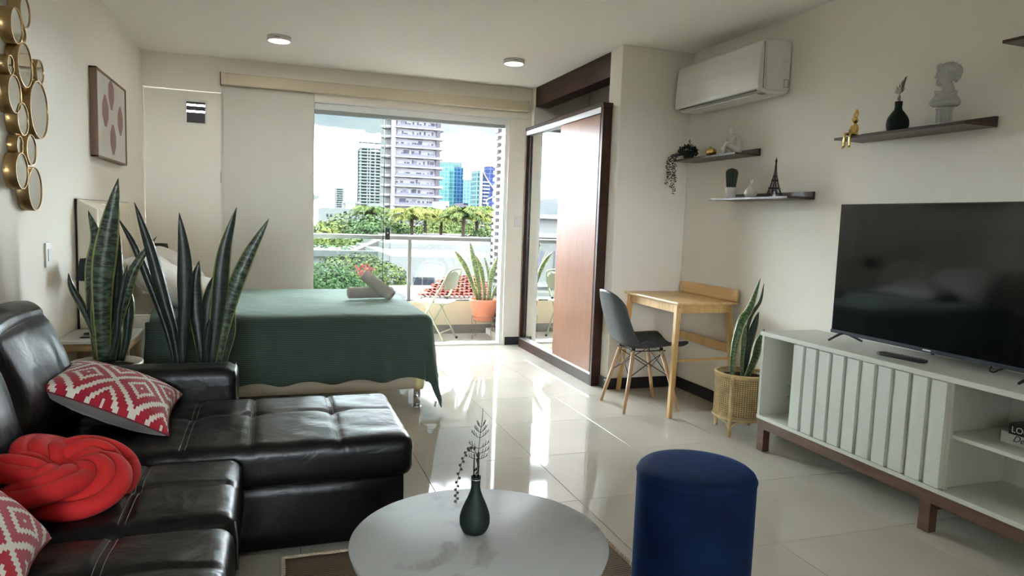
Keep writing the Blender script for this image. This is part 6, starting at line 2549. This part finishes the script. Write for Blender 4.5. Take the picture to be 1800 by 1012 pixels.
low('white low-rise block on the skyline left of the pale tower', 566, 662, 366, 210, 20, [(604, 609, 371, 375), (626, 632, 371, 375), (574, 577, 376, 381), (580, 583, 376, 381)])
low('white stepped block at the foot of the big tower, behind the glass edge', 655, 676, 357, 190, 10, [(663, 669, 371, 376)])
low('small white block touching the right foot of the big tower', 775, 790, 354, 200, 12, [(784, 787, 362, 364)])
low('pale block with a dark strip below the light blue tower', 812, 823, 357, 260, 12, [(815, 823, 357, 360), (815, 823, 363, 365)], omat('mauve_wall', (.40, .38, .46, 1), .8))
low('white block under the dark blue tower', 833, 845, 374, 180, 12)
low('low grey block right of the round tree', 798, 812, 369, 230, 12)
t7 = thing('overpass', 'grey elevated deck between the small white tower and the pale tower', 'bridge', (at(618, 356, Y=420).x, 420, GZ))
c0_, c1_, z_ = span(604, 634, 353.5, 420)
obj('deck', MB().box(c0_, c1_, 420, 430, z_ - 1.3, z_), m_ct, t7, world=True)
for u in (606, 629):
    x_ = at(u, 356, Y=420).x
    obj('pier', MB().box(x_ - .9, x_ + .9, 422, 428, GZ, z_ - 1.3), m_ct, t7, world=True)

# near white buildings across the street
low('long low white building with a row of dark windows behind the balcony chair', 690, 900, 452, 25, 12, [(692, 706, 486, 500), (709, 712, 486, 500), (727, 741, 487, 501), (744, 763, 487, 501)], name='white_building')
low('white roof terrace wall above the long white building', 676, 905, 429, 31, 8, name='white_building')
t8, a8, b8, z8 = low('white building with a parapet behind the glass, left of the handrail post', 540, 690, 451, 29, 10, name='white_building')
obj('cornice', MB().box(a8, b8, 28.8, 29.4, z8, z8 + .25), omat('grey_cornice', (.40, .41, .42, 1), .8), t8, world=True)
tg, ag, bg_, zg = low('white gabled house with a small grey roof, seen just under the handrail', 634, 672, 440, 33, 5, [(641, 648, 444, 452), (653, 660, 444, 452)], name='gabled_house')
gm = MB()
xm = (ag + bg_) / 2
gm.prism([(ag - .2, zg), (bg_ + .2, zg), (xm + .5, zg + .55)], 0, 1.6, M=Matrix(((1, 0, 0, 0), (0, 0, 1, 32.9), (0, 1, 0, 0), (0, 0, 0, 1))))
obj('roof', gm, omat('grey_pink_roof', (.50, .42, .40, 1), .8), tg, world=True)
low('long flat white roof behind the palms', 680, 900, 417, 40, 10, name='white_building')

# red tiled roof: every pantile row near enough to tell apart
rr_ = thing('tiled_roof', 'red clay tiled roof below the balcony behind the folding chair', 'roof', (2.5, 13, -2.5))
TLx, TRx = at(738, 524, Y=12.5), at(905, 524, Y=12.5)
RT = at(792, 487, Y=15.5)
m_rt = omat('red_clay_tile', (0.66, 0.17, 0.15, 1), .8, var=.2, vscale=3)
m_rt2 = omat('pale_tile_end', (0.62, 0.50, 0.46, 1), .8)
yA, zA = 12.5, TLx.z
yB, zB = 15.5, RT.z
ncol, nrow = 20, 9
x0r, x1r = TLx.x, TRx.x
pitch = (x1r - x0r) / ncol
sl = Vector((0, yB - yA, zB - zA))
rl_ = sl.length / nrow
sdir = sl.normalized()
tile_mb = MB()
nt_ = 6
vv = []
for i in (0, 1):
    for k in range(nt_ + 1):
        a = PI * k / nt_
        r_ = pitch * (.42 if i == 0 else .32)
        p = Vector((r_ * math.cos(a), 0, r_ * math.sin(a))) + sdir * (i * rl_ * 1.02) + Vector((0, 0, .03 * (1 - i)))
        vv.append(p)
tile_mb.add(vv, [(k, k + 1, nt_ + 2 + k, nt_ + 1 + k) for k in range(nt_)], True)
tme = tile_mb.mesh('tile', [m_rt])
hipx = RT.x
obj('roof_deck', MB().add([(x0r, yA, zA), (x1r, yA, zA), (x1r, yB, zB), (hipx - .2, yB, zB), (x0r, yA, zA - .25), (x1r, yA, zA - .25), (x1r, yB, zB - .25), (hipx - .2, yB, zB - .25)], [(0, 1, 2, 3), (4, 7, 6, 5), (0, 4, 5, 1), (0, 3, 7, 4), (1, 5, 6, 2), (2, 6, 7, 3)]), omat('roof_valley', (.75, .48, .44, 1), .9), rr_, world=True)
for i in range(ncol):
    for j in range(nrow):
        x = x0r + (i + .5) * pitch
        p = Vector((x, yA, zA)) + sdir * (j * rl_)
        lim = x0r + (hipx - x0r) * (j / nrow)
        if x < lim:
            continue
        o = bpy.data.objects.new('tile', tme)
        COL.objects.link(o)
        o.parent = rr_
        o.location = p - rr_.location + Vector((0, 0, .01 + .008 * ((i * 7 + j * 3) % 3)))
for i in range(ncol):
    x = x0r + (i + .5) * pitch
    obj('tile_end', MB().lathe([(pitch * .36, 0), (pitch * .36, .05)], n=12, M=Matrix.Rotation(PI / 2, 3, 'X'), c=(x, yA + .02, zA + .02)), m_rt2, rr_, world=True)
obj('house_wall', MB().box(x0r + .2, x1r, yA + .4, yB + 2, GZ, zA - .25), m_lw, rr_, world=True)

# neighbouring block on the left (seen in the wardrobe mirror)
nb = thing('neighbour_building', 'white banded apartment block to the left, seen in the wardrobe mirror', 'building', (-16, 40, GZ))
obj('wall', MB().box(-26, -5.5, 38, 50, GZ, 1.6), m_lw, nb, world=True)
for k, z in enumerate((1.6, .5, -2.4, -3.2)):
    obj('band', MB().box(-26.2, -5.3, 37.6, 38, z - .12, z + .12), m_ct, nb, world=True)
for k in range(9):
    obj('window', MB().box(-25 + k * 2.1, -23.6 + k * 2.1, 37.9, 38.02, -1.6, -.4), m_twin2, nb, world=True)
